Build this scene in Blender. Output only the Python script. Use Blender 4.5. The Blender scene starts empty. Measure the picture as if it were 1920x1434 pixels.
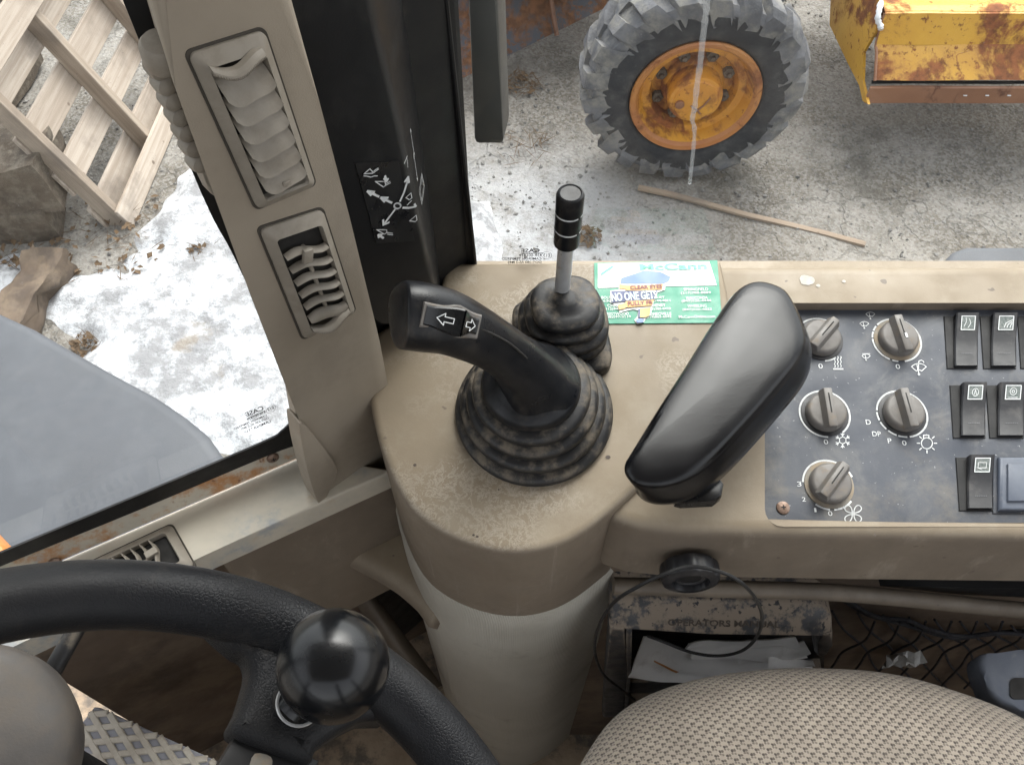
import bpy, bmesh, math, random
from mathutils import Vector, Matrix, noise
R = math.radians
random.seed(7)
scene = bpy.context.scene
COL = scene.collection

# ------------------------------------------------------------------ camera
FPX, PITCH, CAMZ = 1650.0, R(57), 1.45
cd = bpy.data.cameras.new('camera'); cam = bpy.data.objects.new('camera', cd); COL.objects.link(cam)
cam.location = (0, 0, CAMZ); cam.rotation_euler = (math.pi/2 - PITCH, 0, 0)
cd.sensor_width = 36; cd.lens = 36*FPX/1920; cd.clip_start = .02; cd.clip_end = 400
scene.camera = cam
# ------------------------------------------------------------------ sky and sun (overcast)
world = bpy.data.worlds.new('World'); scene.world = world; world.use_nodes = True
wn = world.node_tree; bg = wn.nodes['Background']
sky = wn.nodes.new('ShaderNodeTexSky'); sky.sky_type = 'NISHITA'; sky.sun_disc = False
SUN_EL, SUN_AZ = R(55), R(20)
sky.sun_elevation = SUN_EL; sky.sun_rotation = SUN_AZ; sky.dust_density = 4.0; sky.air_density = 1.2
hs = wn.nodes.new('ShaderNodeHueSaturation'); hs.inputs['Saturation'].default_value = .15
wn.links.new(sky.outputs[0], hs.inputs['Color']); wn.links.new(hs.outputs[0], bg.inputs['Color'])
bg.inputs['Strength'].default_value = .15
sd = bpy.data.lights.new('sun', 'SUN'); sd.energy = .6; sd.angle = R(50); sd.color = (1, .94, .85)
sun = bpy.data.objects.new('sun', sd); COL.objects.link(sun)
sdir = Vector((math.sin(SUN_AZ)*math.cos(SUN_EL), math.cos(SUN_AZ)*math.cos(SUN_EL), math.sin(SUN_EL)))
sun.rotation_euler = sdir.to_track_quat('Z', 'Y').to_euler(); sun.location = (0, 0, 8)
# ------------------------------------------------------------------ exposure
vs = scene.view_settings; vs.view_transform = 'Standard'; vs.look = 'None'; vs.exposure = 1.68; vs.gamma = 1
scene.cycles.use_denoising = True; scene.cycles.max_bounces = 10; scene.cycles.diffuse_bounces = 6
scene.cycles.transparent_max_bounces = 16; scene.cycles.sample_clamp_indirect = 6
scene.cycles.caustics_reflective = False; scene.cycles.caustics_refractive = False

# ================================================================== helpers
CAM = Vector((0, 0, CAMZ))
def ray(px, py):
    u = (px-960)/FPX; v = (py-717)/FPX
    return Vector((u, math.cos(PITCH)-v*math.sin(PITCH), -math.sin(PITCH)-v*math.cos(PITCH)))
def hit(px, py, pl):
    d = ray(px, py); p, n = pl
    return CAM + d*(n.dot(p-CAM)/n.dot(d))
def HZ(z): return (Vector((0, 0, z)), Vector((0, 0, 1)))
def HY(y): return (Vector((0, y, 0)), Vector((0, 1, 0)))
def HX(x): return (Vector((x, 0, 0)), Vector((1, 0, 0)))
def at(px, py, z): return hit(px, py, HZ(z))
def hits(l, pl): return [hit(x, y, pl) for x, y in l]
def shift(pl, d): return (pl[0]+pl[1]*d, pl[1])
V = Vector
W = {}
def thing(name, label, cat, loc, group=None):
    o = bpy.data.objects.new(name, None); COL.objects.link(o); o.location = loc
    o.empty_display_size = .05; W[o.name] = Vector(loc); tag(o, label, cat, group); return o
def tag(o, label=None, cat=None, group=None, kind=None):
    if label: o['label'] = label
    if cat: o['category'] = cat
    if group: o['group'] = group
    if kind: o['kind'] = kind
    return o
def obj(name, bm, mat, parent=None, smooth=40, center=True, recalc=True):
    if recalc: bmesh.ops.recalc_face_normals(bm, faces=bm.faces)
    c = V((0, 0, 0))
    if center and len(bm.verts):
        lo = V((min(v.co[i] for v in bm.verts) for i in range(3))); hi = V((max(v.co[i] for v in bm.verts) for i in range(3)))
        c = (lo+hi)/2; bmesh.ops.translate(bm, verts=bm.verts, vec=-c)
    me = bpy.data.meshes.new(name); bm.to_mesh(me); bm.free()
    if smooth:
        me.shade_smooth(); me.set_sharp_from_angle(angle=R(smooth))
    for m in (mat if isinstance(mat, (list, tuple)) else [mat]): me.materials.append(m)
    o = bpy.data.objects.new(name, me); COL.objects.link(o)
    W[o.name] = c
    if parent: o.parent = parent; o.location = c - W[parent.name]
    else: o.location = c
    return o
def frame(o, z, x=None):
    z = z.normalized()
    x = (x if x else (V((1, 0, 0)) if abs(z.x) < .9 else V((0, 1, 0))))
    x = (x - z*x.dot(z)).normalized(); y = z.cross(x)
    m = Matrix((x, y, z)).transposed().to_4x4(); m.translation = o; return m
def add_face(bm, vs):
    try: return bm.faces.new(vs)
    except ValueError: return None
def prism(bm, loop, vec, bevel=0, segs=3, both=False):
    """solid from a planar loop pushed along vec; the first loop is the visible cap and is bevelled"""
    a = [bm.verts.new(p) for p in loop]; b = [bm.verts.new(p+vec) for p in loop]
    n = len(a); f0 = bm.faces.new(a); f1 = bm.faces.new(b[::-1])
    for i in range(n): bm.faces.new((a[i], b[i], b[(i+1) % n], a[(i+1) % n]))
    if bevel:
        ed = list(f0.edges) + (list(f1.edges) if both else [])
        bmesh.ops.bevel(bm, geom=ed, offset=bevel, segments=segs, affect='EDGES', profile=.5, clamp_overlap=True)
    return bm
def box(bm, c, size, m=None, bevel=0, segs=2):
    r = bmesh.ops.create_cube(bm, size=1)
    vs = r['verts']; bmesh.ops.scale(bm, verts=vs, vec=size); bmesh.ops.translate(bm, verts=vs, vec=c)
    if bevel:
        ed = list({e for v in vs for e in v.link_edges})
        rr = bmesh.ops.bevel(bm, geom=ed, offset=bevel, segments=segs, affect='EDGES', profile=.5, clamp_overlap=True)
        vs = list({v for v in rr['verts']} | {v for v in vs if v.is_valid})
    if m is not None: bmesh.ops.transform(bm, verts=[v for v in vs if v.is_valid], matrix=m)
    return bm
def lathe(bm, prof, m, n=32, cap0=False, cap1=True, wob=None):
    rings = []
    for r, h in prof:
        ring = []
        for i in range(n):
            a = 2*math.pi*i/n; rr = r*(wob(a, h) if wob else 1)
            ring.append(bm.verts.new(m @ V((rr*math.cos(a), rr*math.sin(a), h))))
        rings.append(ring)
    for k in range(len(rings)-1):
        for i in range(n): add_face(bm, (rings[k][i], rings[k][(i+1) % n], rings[k+1][(i+1) % n], rings[k+1][i]))
    if cap0: add_face(bm, rings[0][::-1])
    if cap1: add_face(bm, rings[-1])
    return rings
def catmull(pts, n=6, closed=False):
    out = []; L = len(pts)
    rng = range(L) if closed else range(L-1)
    for i in rng:
        p0 = pts[(i-1) % L] if closed or i > 0 else pts[0]; p1 = pts[i]; p2 = pts[(i+1) % L]
        p3 = pts[(i+2) % L] if closed or i+2 < L else pts[-1]
        for k in range(n):
            t = k/n
            out.append(.5*((2*p1)+(p2-p0)*t+(2*p0-5*p1+4*p2-p3)*t*t+(3*p1-p0-3*p2+p3)*t**3))
    if not closed: out.append(pts[-1].copy())
    return out
def tube(bm, path, rad, n=12, cap=True, up=None, sq=2.0):
    """rad: number, list of numbers, or list of (rx, ry)"""
    rings = []; L = len(path)
    ref = up
    for i, p in enumerate(path):
        t = (path[min(i+1, L-1)] - path[max(i-1, 0)]).normalized()
        if ref is None: ref = V((0, 0, 1)) if abs(t.z) < .9 else V((1, 0, 0))
        y = (ref - t*ref.dot(t)).normalized(); x = y.cross(t)
        if up is None: ref = y
        r = rad[i] if isinstance(rad, (list, tuple)) else rad
        rx, ry = r if isinstance(r, (list, tuple)) else (r, r)
        ring = []
        for k in range(n):
            a = 2*math.pi*k/n; c, s = math.cos(a), math.sin(a)
            e = 2/sq
            ring.append(bm.verts.new(p + x*rx*math.copysign(abs(c)**e, c) + y*ry*math.copysign(abs(s)**e, s)))
        rings.append(ring)
    for k in range(L-1):
        for i in range(n): add_face(bm, (rings[k][i], rings[k][(i+1) % n], rings[k+1][(i+1) % n], rings[k+1][i]))
    if cap: add_face(bm, rings[0][::-1]); add_face(bm, rings[-1])
    return rings
def grid(bm, f, nu, nv):
    g = [[bm.verts.new(f(i/nu, j/nv)) for j in range(nv+1)] for i in range(nu+1)]
    for i in range(nu):
        for j in range(nv): bm.faces.new((g[i][j], g[i+1][j], g[i+1][j+1], g[i][j+1]))
    return g
def solid_sheet(bm, f, nu, nv, thick):
    """closed thin solid: front f(u,v), back f - thick(vector)"""
    g = [[bm.verts.new(f(i/nu, j/nv)) for j in range(nv+1)] for i in range(nu+1)]
    h = [[bm.verts.new(f(i/nu, j/nv)-thick) for j in range(nv+1)] for i in range(nu+1)]
    for i in range(nu):
        for j in range(nv):
            bm.faces.new((g[i][j], g[i+1][j], g[i+1][j+1], g[i][j+1])); bm.faces.new((h[i][j], h[i][j+1], h[i+1][j+1], h[i+1][j]))
    for i in range(nu):
        bm.faces.new((g[i][0], h[i][0], h[i+1][0], g[i+1][0])); bm.faces.new((g[i][nv], g[i+1][nv], h[i+1][nv], h[i][nv]))
    for j in range(nv):
        bm.faces.new((g[0][j], g[0][j+1], h[0][j+1], h[0][j])); bm.faces.new((g[nu][j], h[nu][j], h[nu][j+1], g[nu][j+1]))
def offset_loop(loop, n, d):
    """move a planar loop inwards by d (loop any orientation)"""
    m = frame(V((0, 0, 0)), n); mi = m.inverted(); p = [mi @ q for q in loop]
    L = len(p); area = sum(p[i].x*p[(i+1) % L].y-p[(i+1) % L].x*p[i].y for i in range(L))
    s = 1 if area > 0 else -1; out = []
    for i in range(L):
        a = (p[i]-p[i-1]); b = (p[(i+1) % L]-p[i]); a.z = b.z = 0
        if a.length < 1e-7 or b.length < 1e-7: out.append(loop[i].copy()); continue
        a.normalize(); b.normalize()
        na = V((-a.y, a.x, 0))*s; nb = V((-b.y, b.x, 0))*s; k = na+nb
        k = k/max(.35, k.length_squared/2) if k.length > 1e-6 else na
        out.append(m @ (p[i] + k*d))
    return out
def shell(bm, loop, n, r, bottom, segs=5, hole=None, hole_depth=.012):
    """closed moulding: flat top on the loop's plane, edge rounded by r, sides down to bottom(p)"""
    rings = []
    for j in range(segs+1):
        ph = math.pi/2*j/segs
        q = offset_loop(loop, n, r*(1-math.sin(ph)))
        rings.append([bm.verts.new(p - n*r*(1-math.cos(ph))) for p in q])
    rings.append([bm.verts.new(bottom(p)) for p in loop]); L = len(loop)
    for k in range(len(rings)-1):
        for i in range(L): add_face(bm, (rings[k][i], rings[k][(i+1) % L], rings[k+1][(i+1) % L], rings[k+1][i]))
    ed = [bm.edges.get((rings[0][i], rings[0][(i+1) % L])) for i in range(L)]
    if hole:
        hv = [bm.verts.new(p) for p in hole]; H = len(hv)
        he = [bm.edges.new((hv[i], hv[(i+1) % H])) for i in range(H)]
        ed += he
    bmesh.ops.triangle_fill(bm, edges=ed, use_beauty=True)
    if hole:
        hb = [bm.verts.new(p - n*hole_depth) for p in hole]
        for i in range(H): add_face(bm, (hv[i], hb[i], hb[(i+1) % H], hv[(i+1) % H]))
        add_face(bm, hb)
    return rings
def rounded_rect_px(x0, y0, x1, y1, r, n=5):
    out = []
    for cx, cy, a0 in ((x1-r, y0+r, -90), (x1-r, y1-r, 0), (x0+r, y1-r, 90), (x0+r, y0+r, 180)):
        for k in range(n+1):
            a = R(a0+90*k/n); out.append((cx+r*math.cos(a), cy+r*math.sin(a)))
    return out
def ribbons(bm, lines, w, n, lift=.0006, closed=False):
    for ln in lines:
        ln = [p + n*lift for p in ln]
        for a, b in zip(ln[:-1], ln[1:]):
            d = (b-a)
            if d.length < 1e-6: continue
            d.normalize(); s = n.cross(d)*w/2; e = d*w*.3
            add_face(bm, [bm.verts.new(q) for q in (a-e-s, b+e-s, b+e+s, a-e+s)])
    return bm
def strokes_px(name, lines, w, pl, mat, parent, lift=.0006):
    bm = bmesh.new(); n = pl[1] if pl[1].dot(CAM-pl[0]) > 0 else -pl[1]
    for i, l in enumerate(lines): ribbons(bm, [hits(l, pl)], w, n, lift + i*.00003)
    return obj(name, bm, mat, parent, smooth=0, recalc=False)
_txt = {}
def text_bm(bm, s, m, width=None, height=None, mirror=False, offset=0.0, depth=0):
    cu = bpy.data.curves.new('t', 'FONT'); cu.body = s; cu.size = 1; cu.offset = offset; cu.extrude = depth
    cu.resolution_u = 3
    o = bpy.data.objects.new('t', cu); COL.objects.link(o); bpy.context.view_layer.update()
    me = bpy.data.meshes.new_from_object(o.evaluated_get(bpy.context.evaluated_depsgraph_get()))
    bpy.data.objects.remove(o); bpy.data.curves.remove(cu)
    xs = [v.co.x for v in me.vertices]; ys = [v.co.y for v in me.vertices]
    x0, x1, y0, y1 = min(xs), max(xs), min(ys), max(ys)
    sx = width/(x1-x0) if width else height/(y1-y0); sy = height/(y1-y0) if height else sx
    for v in me.vertices:
        x = (v.co.x-x0)*sx; y = (v.co.y-y0)*sy
        if mirror: x = (x1-x0)*sx - x
        v.co = m @ V((x, y, v.co.z*sy))
    bm.from_mesh(me); bpy.data.meshes.remove(me)
def text_px(name, s, p0, p1, hpx, pl, mat, parent, mirror=False, offset=0.0, lift=.0006, bm=None, depth=0):
    """text whose baseline runs p0->p1 (picture points) on a plane of the scene"""
    n = pl[1] if pl[1].dot(CAM-pl[0]) > 0 else -pl[1]
    a, b = hit(*p0, pl), hit(*p1, pl); own = bm is None
    if own: bm = bmesh.new()
    x = (b-a); w = x.length; c = hit(p0[0]+hpx*(p1[1]-p0[1])/max(1, math.hypot(p1[0]-p0[0], p1[1]-p0[1])), p0[1]-hpx, pl)
    h = (c-a) ; h = (h - x.normalized()*h.dot(x.normalized())).length
    m = frame(a+n*lift, n, x); text_bm(bm, s, m, w, h, mirror, offset, depth)
    if own: return obj(name, bm, mat, parent, smooth=0, recalc=False)

# ================================================================== materials
def nodes_of(name):
    m = bpy.data.materials.new(name); m.use_nodes = True; nt = m.node_tree
    return m, nt, nt.nodes['Principled BSDF'], nt.nodes['Material Output']
class N:
    def __init__(s, nt): s.nt = nt
    def new(s, t, **k):
        n = s.nt.nodes.new('ShaderNode'+t)
        for a, b in k.items(): setattr(n, a, b)
        return n
    def link(s, a, b): s.nt.links.new(a, b)
    def val(s, sock, v):
        if hasattr(v, 'is_output') or isinstance(v, bpy.types.NodeSocket): s.link(v, sock)
        else: sock.default_value = v
    def pos(s, scale=(1, 1, 1), loc=(0, 0, 0)):
        g = s.new('NewGeometry'); mp = s.new('Mapping'); s.link(g.outputs['Position'], mp.inputs[0])
        mp.inputs['Scale'].default_value = scale; mp.inputs['Location'].default_value = loc; return mp.outputs[0]
    def noise(s, scale, detail=6, rough=.55, vec=None, dist=0):
        n = s.new('TexNoise'); n.inputs['Scale'].default_value = scale; n.inputs['Detail'].default_value = detail
        n.inputs['Roughness'].default_value = rough; n.inputs['Distortion'].default_value = dist
        s.link(vec if vec else s.pos(), n.inputs['Vector']); return n.outputs['Fac']
    def vor(s, scale, feature='F1', vec=None, rnd=1, out='Distance'):
        n = s.new('TexVoronoi', feature=feature); n.inputs['Scale'].default_value = scale; n.inputs['Randomness'].default_value = rnd
        s.link(vec if vec else s.pos(), n.inputs['Vector']); return n.outputs[out]
    def ramp(s, f, a, b, lo=0, hi=1, smooth=True):
        n = s.new('MapRange'); n.interpolation_type = 'SMOOTHSTEP' if smooth else 'LINEAR'
        s.link(f, n.inputs['Value']); n.inputs['From Min'].default_value = a; n.inputs['From Max'].default_value = b
        n.inputs['To Min'].default_value = lo; n.inputs['To Max'].default_value = hi; return n.outputs[0]
    def math(s, op, a, b=None, c=None):
        n = s.new('Math', operation=op); s.val(n.inputs[0], a)
        if b is not None: s.val(n.inputs[1], b)
        if c is not None: s.val(n.inputs[2], c)
        return n.outputs[0]
    def mix(s, f, a, b):
        n = s.new('Mix', data_type='RGBA'); s.val(n.inputs['Factor'], f)
        for k, v in (('A', a), ('B', b)):
            sock = [i for i in n.inputs if i.name == k and i.type == 'RGBA'][0]
            if isinstance(v, (tuple, list)): sock.default_value = (*v[:3], 1)
            else: s.link(v, sock)
        return [o for o in n.outputs if o.type == 'RGBA'][0]
    def bump(s, h, strength, dist=.001, nrm=None):
        n = s.new('Bump'); n.inputs['Strength'].default_value = strength; n.inputs['Distance'].default_value = dist
        s.link(h, n.inputs['Height'])
        if nrm: s.link(nrm, n.inputs['Normal'])
        return n.outputs[0]
    def up(s):
        g = s.new('NewGeometry'); x = s.new('SeparateXYZ'); s.link(g.outputs['Normal'], x.inputs[0]); return x.outputs[2]
def M(name, col, col2=None, scale=12, rough=.5, rvar=.12, dirt=None, cover=.5, dscale=7, soft=.12, damt=1.0, up=0,
      bump=.15, bscale=220, bdist=.0006, metal=0, spec=.5, drough=.85, loc=(0, 0, 0), spots=None, spot_cover=.62, spot_scale=60, coat=0):
    m, nt, bs, out = nodes_of(name); k = N(nt)
    P = k.pos(loc=loc)
    f = k.noise(scale, 7, .6, P)
    c = k.mix(k.ramp(f, .3, .7), col, col2 if col2 else tuple(x*.82 for x in col))
    rg = k.ramp(k.noise(scale*1.7, 5, .6, P), .3, .7, max(0, rough-rvar), min(1, rough+rvar))
    if dirt:
        d = k.ramp(k.noise(dscale, 9, .68, P), cover-soft, cover+soft, 0, damt)
        if up: d = k.math('MULTIPLY', d, k.ramp(k.up(), up-.5, up+.25))
        c = k.mix(d, c, dirt)
        mr = k.new('Mix', data_type='FLOAT'); k.link(d, mr.inputs[0]); k.link(rg, mr.inputs[2]); mr.inputs[3].default_value = drough
        rg = mr.outputs[0]
    if spots:
        d2 = k.ramp(k.noise(spot_scale, 3, .5, P), spot_cover-.03, spot_cover+.04)
        c = k.mix(d2, c, spots)
    k.link(c, bs.inputs['Base Color']); k.link(rg, bs.inputs['Roughness'])
    bs.inputs['Metallic'].default_value = metal; bs.inputs['Specular IOR Level'].default_value = spec
    if coat: bs.inputs['Coat Weight'].default_value = coat
    if bump:
        h = k.noise(bscale, 4, .6, P); h2 = k.noise(scale*2, 4, .6, P)
        k.link(k.bump(k.math('ADD', h, k.math('MULTIPLY', h2, .8)), bump, bdist), bs.inputs['Normal'])
    return m

TAN = (.262, .211, .146)
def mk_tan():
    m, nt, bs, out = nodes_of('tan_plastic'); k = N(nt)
    shaded_side = k.mix(k.ramp(k.noise(8, 8, .65, k.pos((1, 1, .5))), .3, .7), (.205, .168, .128), (.150, .121, .092))
    shaded_side = k.mix(k.ramp(k.noise(28, 8, .7, k.pos((1, 1, .35))), .56, .7, 0, .55), shaded_side, (.30, .26, .21))
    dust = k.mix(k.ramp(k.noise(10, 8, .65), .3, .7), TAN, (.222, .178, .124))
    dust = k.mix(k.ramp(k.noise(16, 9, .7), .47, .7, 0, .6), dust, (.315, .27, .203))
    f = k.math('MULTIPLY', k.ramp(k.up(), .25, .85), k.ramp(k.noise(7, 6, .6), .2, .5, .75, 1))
    c = k.mix(f, shaded_side, dust); c = k.mix(k.ramp(k.noise(70, 2, .4), .75, .78, 0, .8), c, (.10, .075, .058))  # dusty tops stay pale; browner side faces carry painted shade
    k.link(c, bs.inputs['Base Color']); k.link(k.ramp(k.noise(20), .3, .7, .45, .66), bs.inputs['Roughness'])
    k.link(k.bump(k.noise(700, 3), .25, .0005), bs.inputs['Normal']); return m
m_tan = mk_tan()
# pod top: pale branching scratches in the dust
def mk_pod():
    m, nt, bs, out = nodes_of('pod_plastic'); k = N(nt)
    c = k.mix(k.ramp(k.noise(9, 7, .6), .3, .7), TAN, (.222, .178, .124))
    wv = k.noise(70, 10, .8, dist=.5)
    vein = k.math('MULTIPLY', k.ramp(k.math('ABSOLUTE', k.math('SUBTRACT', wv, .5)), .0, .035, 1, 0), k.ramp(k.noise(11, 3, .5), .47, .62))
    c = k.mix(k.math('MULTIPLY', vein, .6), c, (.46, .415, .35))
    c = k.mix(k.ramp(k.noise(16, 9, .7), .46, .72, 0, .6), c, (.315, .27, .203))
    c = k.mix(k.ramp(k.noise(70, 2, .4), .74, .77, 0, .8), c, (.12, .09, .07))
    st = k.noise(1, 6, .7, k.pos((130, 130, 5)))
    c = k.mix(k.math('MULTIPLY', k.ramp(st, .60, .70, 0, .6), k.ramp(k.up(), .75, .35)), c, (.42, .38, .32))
    c = k.mix(k.math('MULTIPLY', k.ramp(k.noise(7, 8, .7, k.pos((1, 1, .4))), .25, .62, .45, .92), k.ramp(k.up(), .85, .3)), c, (.165, .132, .10))  # shade of the pod's side faces painted in as a browner tone
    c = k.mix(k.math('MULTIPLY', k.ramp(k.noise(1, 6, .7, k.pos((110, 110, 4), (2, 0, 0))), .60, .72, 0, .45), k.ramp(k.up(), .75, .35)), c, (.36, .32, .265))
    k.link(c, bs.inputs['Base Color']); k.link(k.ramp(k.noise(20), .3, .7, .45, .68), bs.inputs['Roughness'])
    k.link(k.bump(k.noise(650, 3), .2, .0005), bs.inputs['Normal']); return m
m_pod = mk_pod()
m_trim = M('trim_plastic', (.30, .258, .204), (.265, .227, .178), 10, .6, .06, dirt=(.20, .17, .138), cover=.6, dscale=10, soft=.1, damt=.4, bump=.35, bscale=900)
m_vent = M('vent_plastic', (.27, .243, .203), (.225, .2, .165), 30, .55, .08, dirt=(.17, .142, .108), cover=.58, dscale=40, soft=.15, damt=.6, bump=.2, bscale=700)
m_groove = M('vent_groove', (.06, .052, .042), None, 30, .8)
m_cavity = M('vent_cavity', (.012, .011, .01), None, 30, .8, bump=0)
m_char = M('charcoal_panel', (.0062, .0068, .0082), (.010, .0103, .0115), 8, .42, .1, spec=.3, dirt=(.032, .031, .029), cover=.64, dscale=25, soft=.14, damt=.5, bump=.15, bscale=600)
m_black = M('black_rubber', (.006, .006, .0066), (.010, .010, .0105), 20, .55, .1, spec=.35, dirt=(.06, .05, .04), cover=.68, dscale=30, soft=.1, damt=.5)
m_boot = M('bellows_rubber', (.007, .0075, .009), (.012, .012, .0132), 14, .5, .1, dirt=(.165, .138, .105), cover=.56, dscale=50, soft=.12, damt=.9, up=.55, bump=.3, bscale=300)
m_dome = M('grip_rubber', (.0055, .0062, .008), (.0095, .0102, .0122), 25, .36, .1, spec=.32, dirt=(.10, .085, .068), cover=.66, dscale=40, soft=.16, damt=.5, bump=.2, bscale=900)
m_vinyl = M('black_vinyl', (.003, .0033, .0042), (.0045, .0047, .0058), 18, .22, .05, spec=.36, dirt=(.1, .085, .07), cover=.74, dscale=22, soft=.1, damt=.4, bump=.28, bscale=900, bdist=.0005)
m_gloss = M('black_gloss', (.0042, .0048, .006), None, 20, .24, .06, spec=.4, bump=.05, dirt=(.1, .09, .08), cover=.72, dscale=60, soft=.1, damt=.3)
m_chrome = M('chrome_rod', (.52, .53, .54), (.42, .42, .42), 60, .35, .08, metal=.35, dirt=(.35, .16, .07), cover=.66, dscale=45, soft=.06, bump=.1)
m_white = M('white_print', (.72, .74, .74), (.6, .62, .63), 120, .5, bump=0, dirt=(.3, .28, .26), cover=.62, dscale=160, soft=.1, damt=.6)
m_knob = M('dusty_knob', (.155, .145, .135), (.115, .105, .095), 60, .5, .1, dirt=(.19, .145, .10), cover=.62, dscale=70, soft=.1, damt=.7, bump=.3, bscale=900)
m_knobpale = M('knob_skirt', (.23, .215, .185), (.17, .155, .13), 60, .6, dirt=(.26, .21, .15), cover=.5, dscale=80)
m_switch = M('switch_plastic', (.009, .0095, .012), (.015, .0155, .0185), 40, .42, .1, dirt=(.13, .12, .11), cover=.62, dscale=40, soft=.14, damt=.5, bump=.15, bscale=800)
m_lens = M('switch_lens', (.10, .12, .115), (.16, .18, .17), 200, .25, dirt=(.3, .3, .27), cover=.6, dscale=300, damt=.5)
m_paper = M('white_paper', (.84, .83, .81), (.78, .77, .75), 30, .7, dirt=(.5, .46, .42), cover=.66, dscale=35, damt=.6, bump=.2)
m_rustp = M('rust_print_strip', (.62, .27, .09), None, 30, .7)
m_screw = M('rusty_screw', (.17, .105, .075), (.26, .19, .15), 200, .5, metal=.5, bump=.4, bscale=500)
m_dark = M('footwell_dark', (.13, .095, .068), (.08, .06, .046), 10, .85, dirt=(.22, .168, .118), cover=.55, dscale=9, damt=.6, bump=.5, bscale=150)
m_floor = M('cab_floor_mat', (.42, .33, .235), (.28, .215, .15), 12, .85, dirt=(.08, .076, .07), cover=.55, dscale=22, soft=.1, damt=.8, bump=.8, bscale=120, bdist=.002)
m_box = M('holder_plastic', (.03, .031, .034), (.05, .05, .052), 30, .5, dirt=(.235, .19, .145), cover=.47, dscale=42, soft=.06, damt=.95, up=.35, bump=.4, bscale=300, spots=(.03, .03, .033), spot_cover=.63, spot_scale=150)
m_letters = M('moulded_letters', (.07, .055, .042), None, 60, .7)
m_welt = M('welt_vinyl', (.13, .105, .078), (.09, .072, .054), 25, .6, bump=.3, bscale=500, spots=(.08, .065, .05), spot_cover=.7, spot_scale=200)
m_net = M('net_cord', (.011, .012, .016), (.03, .03, .036), 60, .8)
m_buckle = M('buckle_plastic', (.07, .083, .115), (.10, .115, .145), 25, .5, dirt=(.25, .25, .25), cover=.68, dscale=60, damt=.5)
m_wood = None
def mk_panel():
    m, nt, bs, out = nodes_of('instrument_plate'); k = N(nt)
    c = k.mix(k.ramp(k.noise(9, 8, .65), .3, .7), (.030, .037, .053), (.066, .073, .089))
    c = k.mix(k.ramp(k.noise(24, 9, .72, dist=.6), .48, .70, 0, .7), c, (.112, .113, .115))
    c = k.mix(k.ramp(k.noise(10, 8, .7, k.pos(loc=(3, 1, 2))), .50, .72, 0, .65), c, (.155, .135, .105))
    c = k.mix(k.ramp(k.noise(330, 2, .5), .72, .76, 0, .6), c, (.42, .42, .42))
    k.link(c, bs.inputs['Base Color']); k.link(k.ramp(k.noise(30, 6), .3, .7, .38, .62), bs.inputs['Roughness'])
    k.link(k.bump(k.noise(700, 3), .2, .0004), bs.inputs['Normal']); return m
m_panel = mk_panel()
def mk_leather():
    m, nt, bs, out = nodes_of('wheel_leather'); k = N(nt)
    c = k.mix(k.ramp(k.noise(14, 7, .6), .35, .65), (.0055, .006, .0078), (.012, .012, .0128))
    c = k.mix(k.ramp(k.noise(26, 8, .7), .58, .7, 0, .45), c, (.042, .038, .034))
    v = k.vor(520, 'DISTANCE_TO_EDGE'); n2 = k.ramp(k.noise(9, 3), .38, .6, .15, 1)
    k.link(c, bs.inputs['Base Color']); k.link(k.ramp(k.noise(18), .3, .7, .42, .62), bs.inputs['Roughness']); bs.inputs['Specular IOR Level'].default_value = .25
    k.link(k.bump(k.math('MULTIPLY', k.ramp(v, 0, .25), n2), .45, .0006), bs.inputs['Normal']); return m
m_leather = mk_leather()
def mk_seat():
    m, nt, bs, out = nodes_of('seat_fabric'); k = N(nt)
    g = k.new('NewGeometry'); x = k.new('SeparateXYZ'); k.link(g.outputs['Position'], x.inputs[0])
    jit = k.math('MULTIPLY', k.math('SUBTRACT', k.noise(120, 3), .5), .0030)
    u = k.math('DIVIDE', k.math('ADD', k.math('ADD', x.outputs[0], k.math('MULTIPLY', x.outputs[1], .22)), jit), .0108)
    v = k.math('DIVIDE', k.math('ADD', k.math('SUBTRACT', x.outputs[1], k.math('MULTIPLY', x.outputs[2], .5)), jit), .0080)
    tot = None
    for du, dv, r, dark in ((.0, .0, .105, 1), (.2, .03, .095, .8), (.48, .22, .085, .65), (.72, .18, .085, .6), (.5, .5, .105, 1), (.7, .53, .095, .8), (.98, .72, .085, .65), (.22, .68, .085, .6)):
        fu = k.math('SUBTRACT', k.math('FRACT', k.math('ADD', u, .5-du)), .5); fv = k.math('SUBTRACT', k.math('FRACT', k.math('ADD', v, .5-dv)), .5)
        d = k.math('SQRT', k.math('ADD', k.math('MULTIPLY', fu, fu), k.math('MULTIPLY', k.math('MULTIPLY', fv, fv), .56)))
        t = k.ramp(d, r*.75, r*1.55, dark, 0)
        tot = t if tot is None else k.math('MAXIMUM', tot, t)
    base = k.mix(k.ramp(k.noise(30, 5), .3, .7), (.30, .26, .212), (.25, .215, .175))
    c = k.mix(k.math('MULTIPLY', tot, .95), base, (.05, .040, .034))
    k.link(c, bs.inputs['Base Color']); bs.inputs['Roughness'].default_value = .9
    bs.inputs['Sheen Weight'].default_value = .15
    k.link(k.bump(k.math('SUBTRACT', k.noise(1500, 3), tot), .9, .0008), bs.inputs['Normal']); return m
m_seat = mk_seat()
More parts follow.
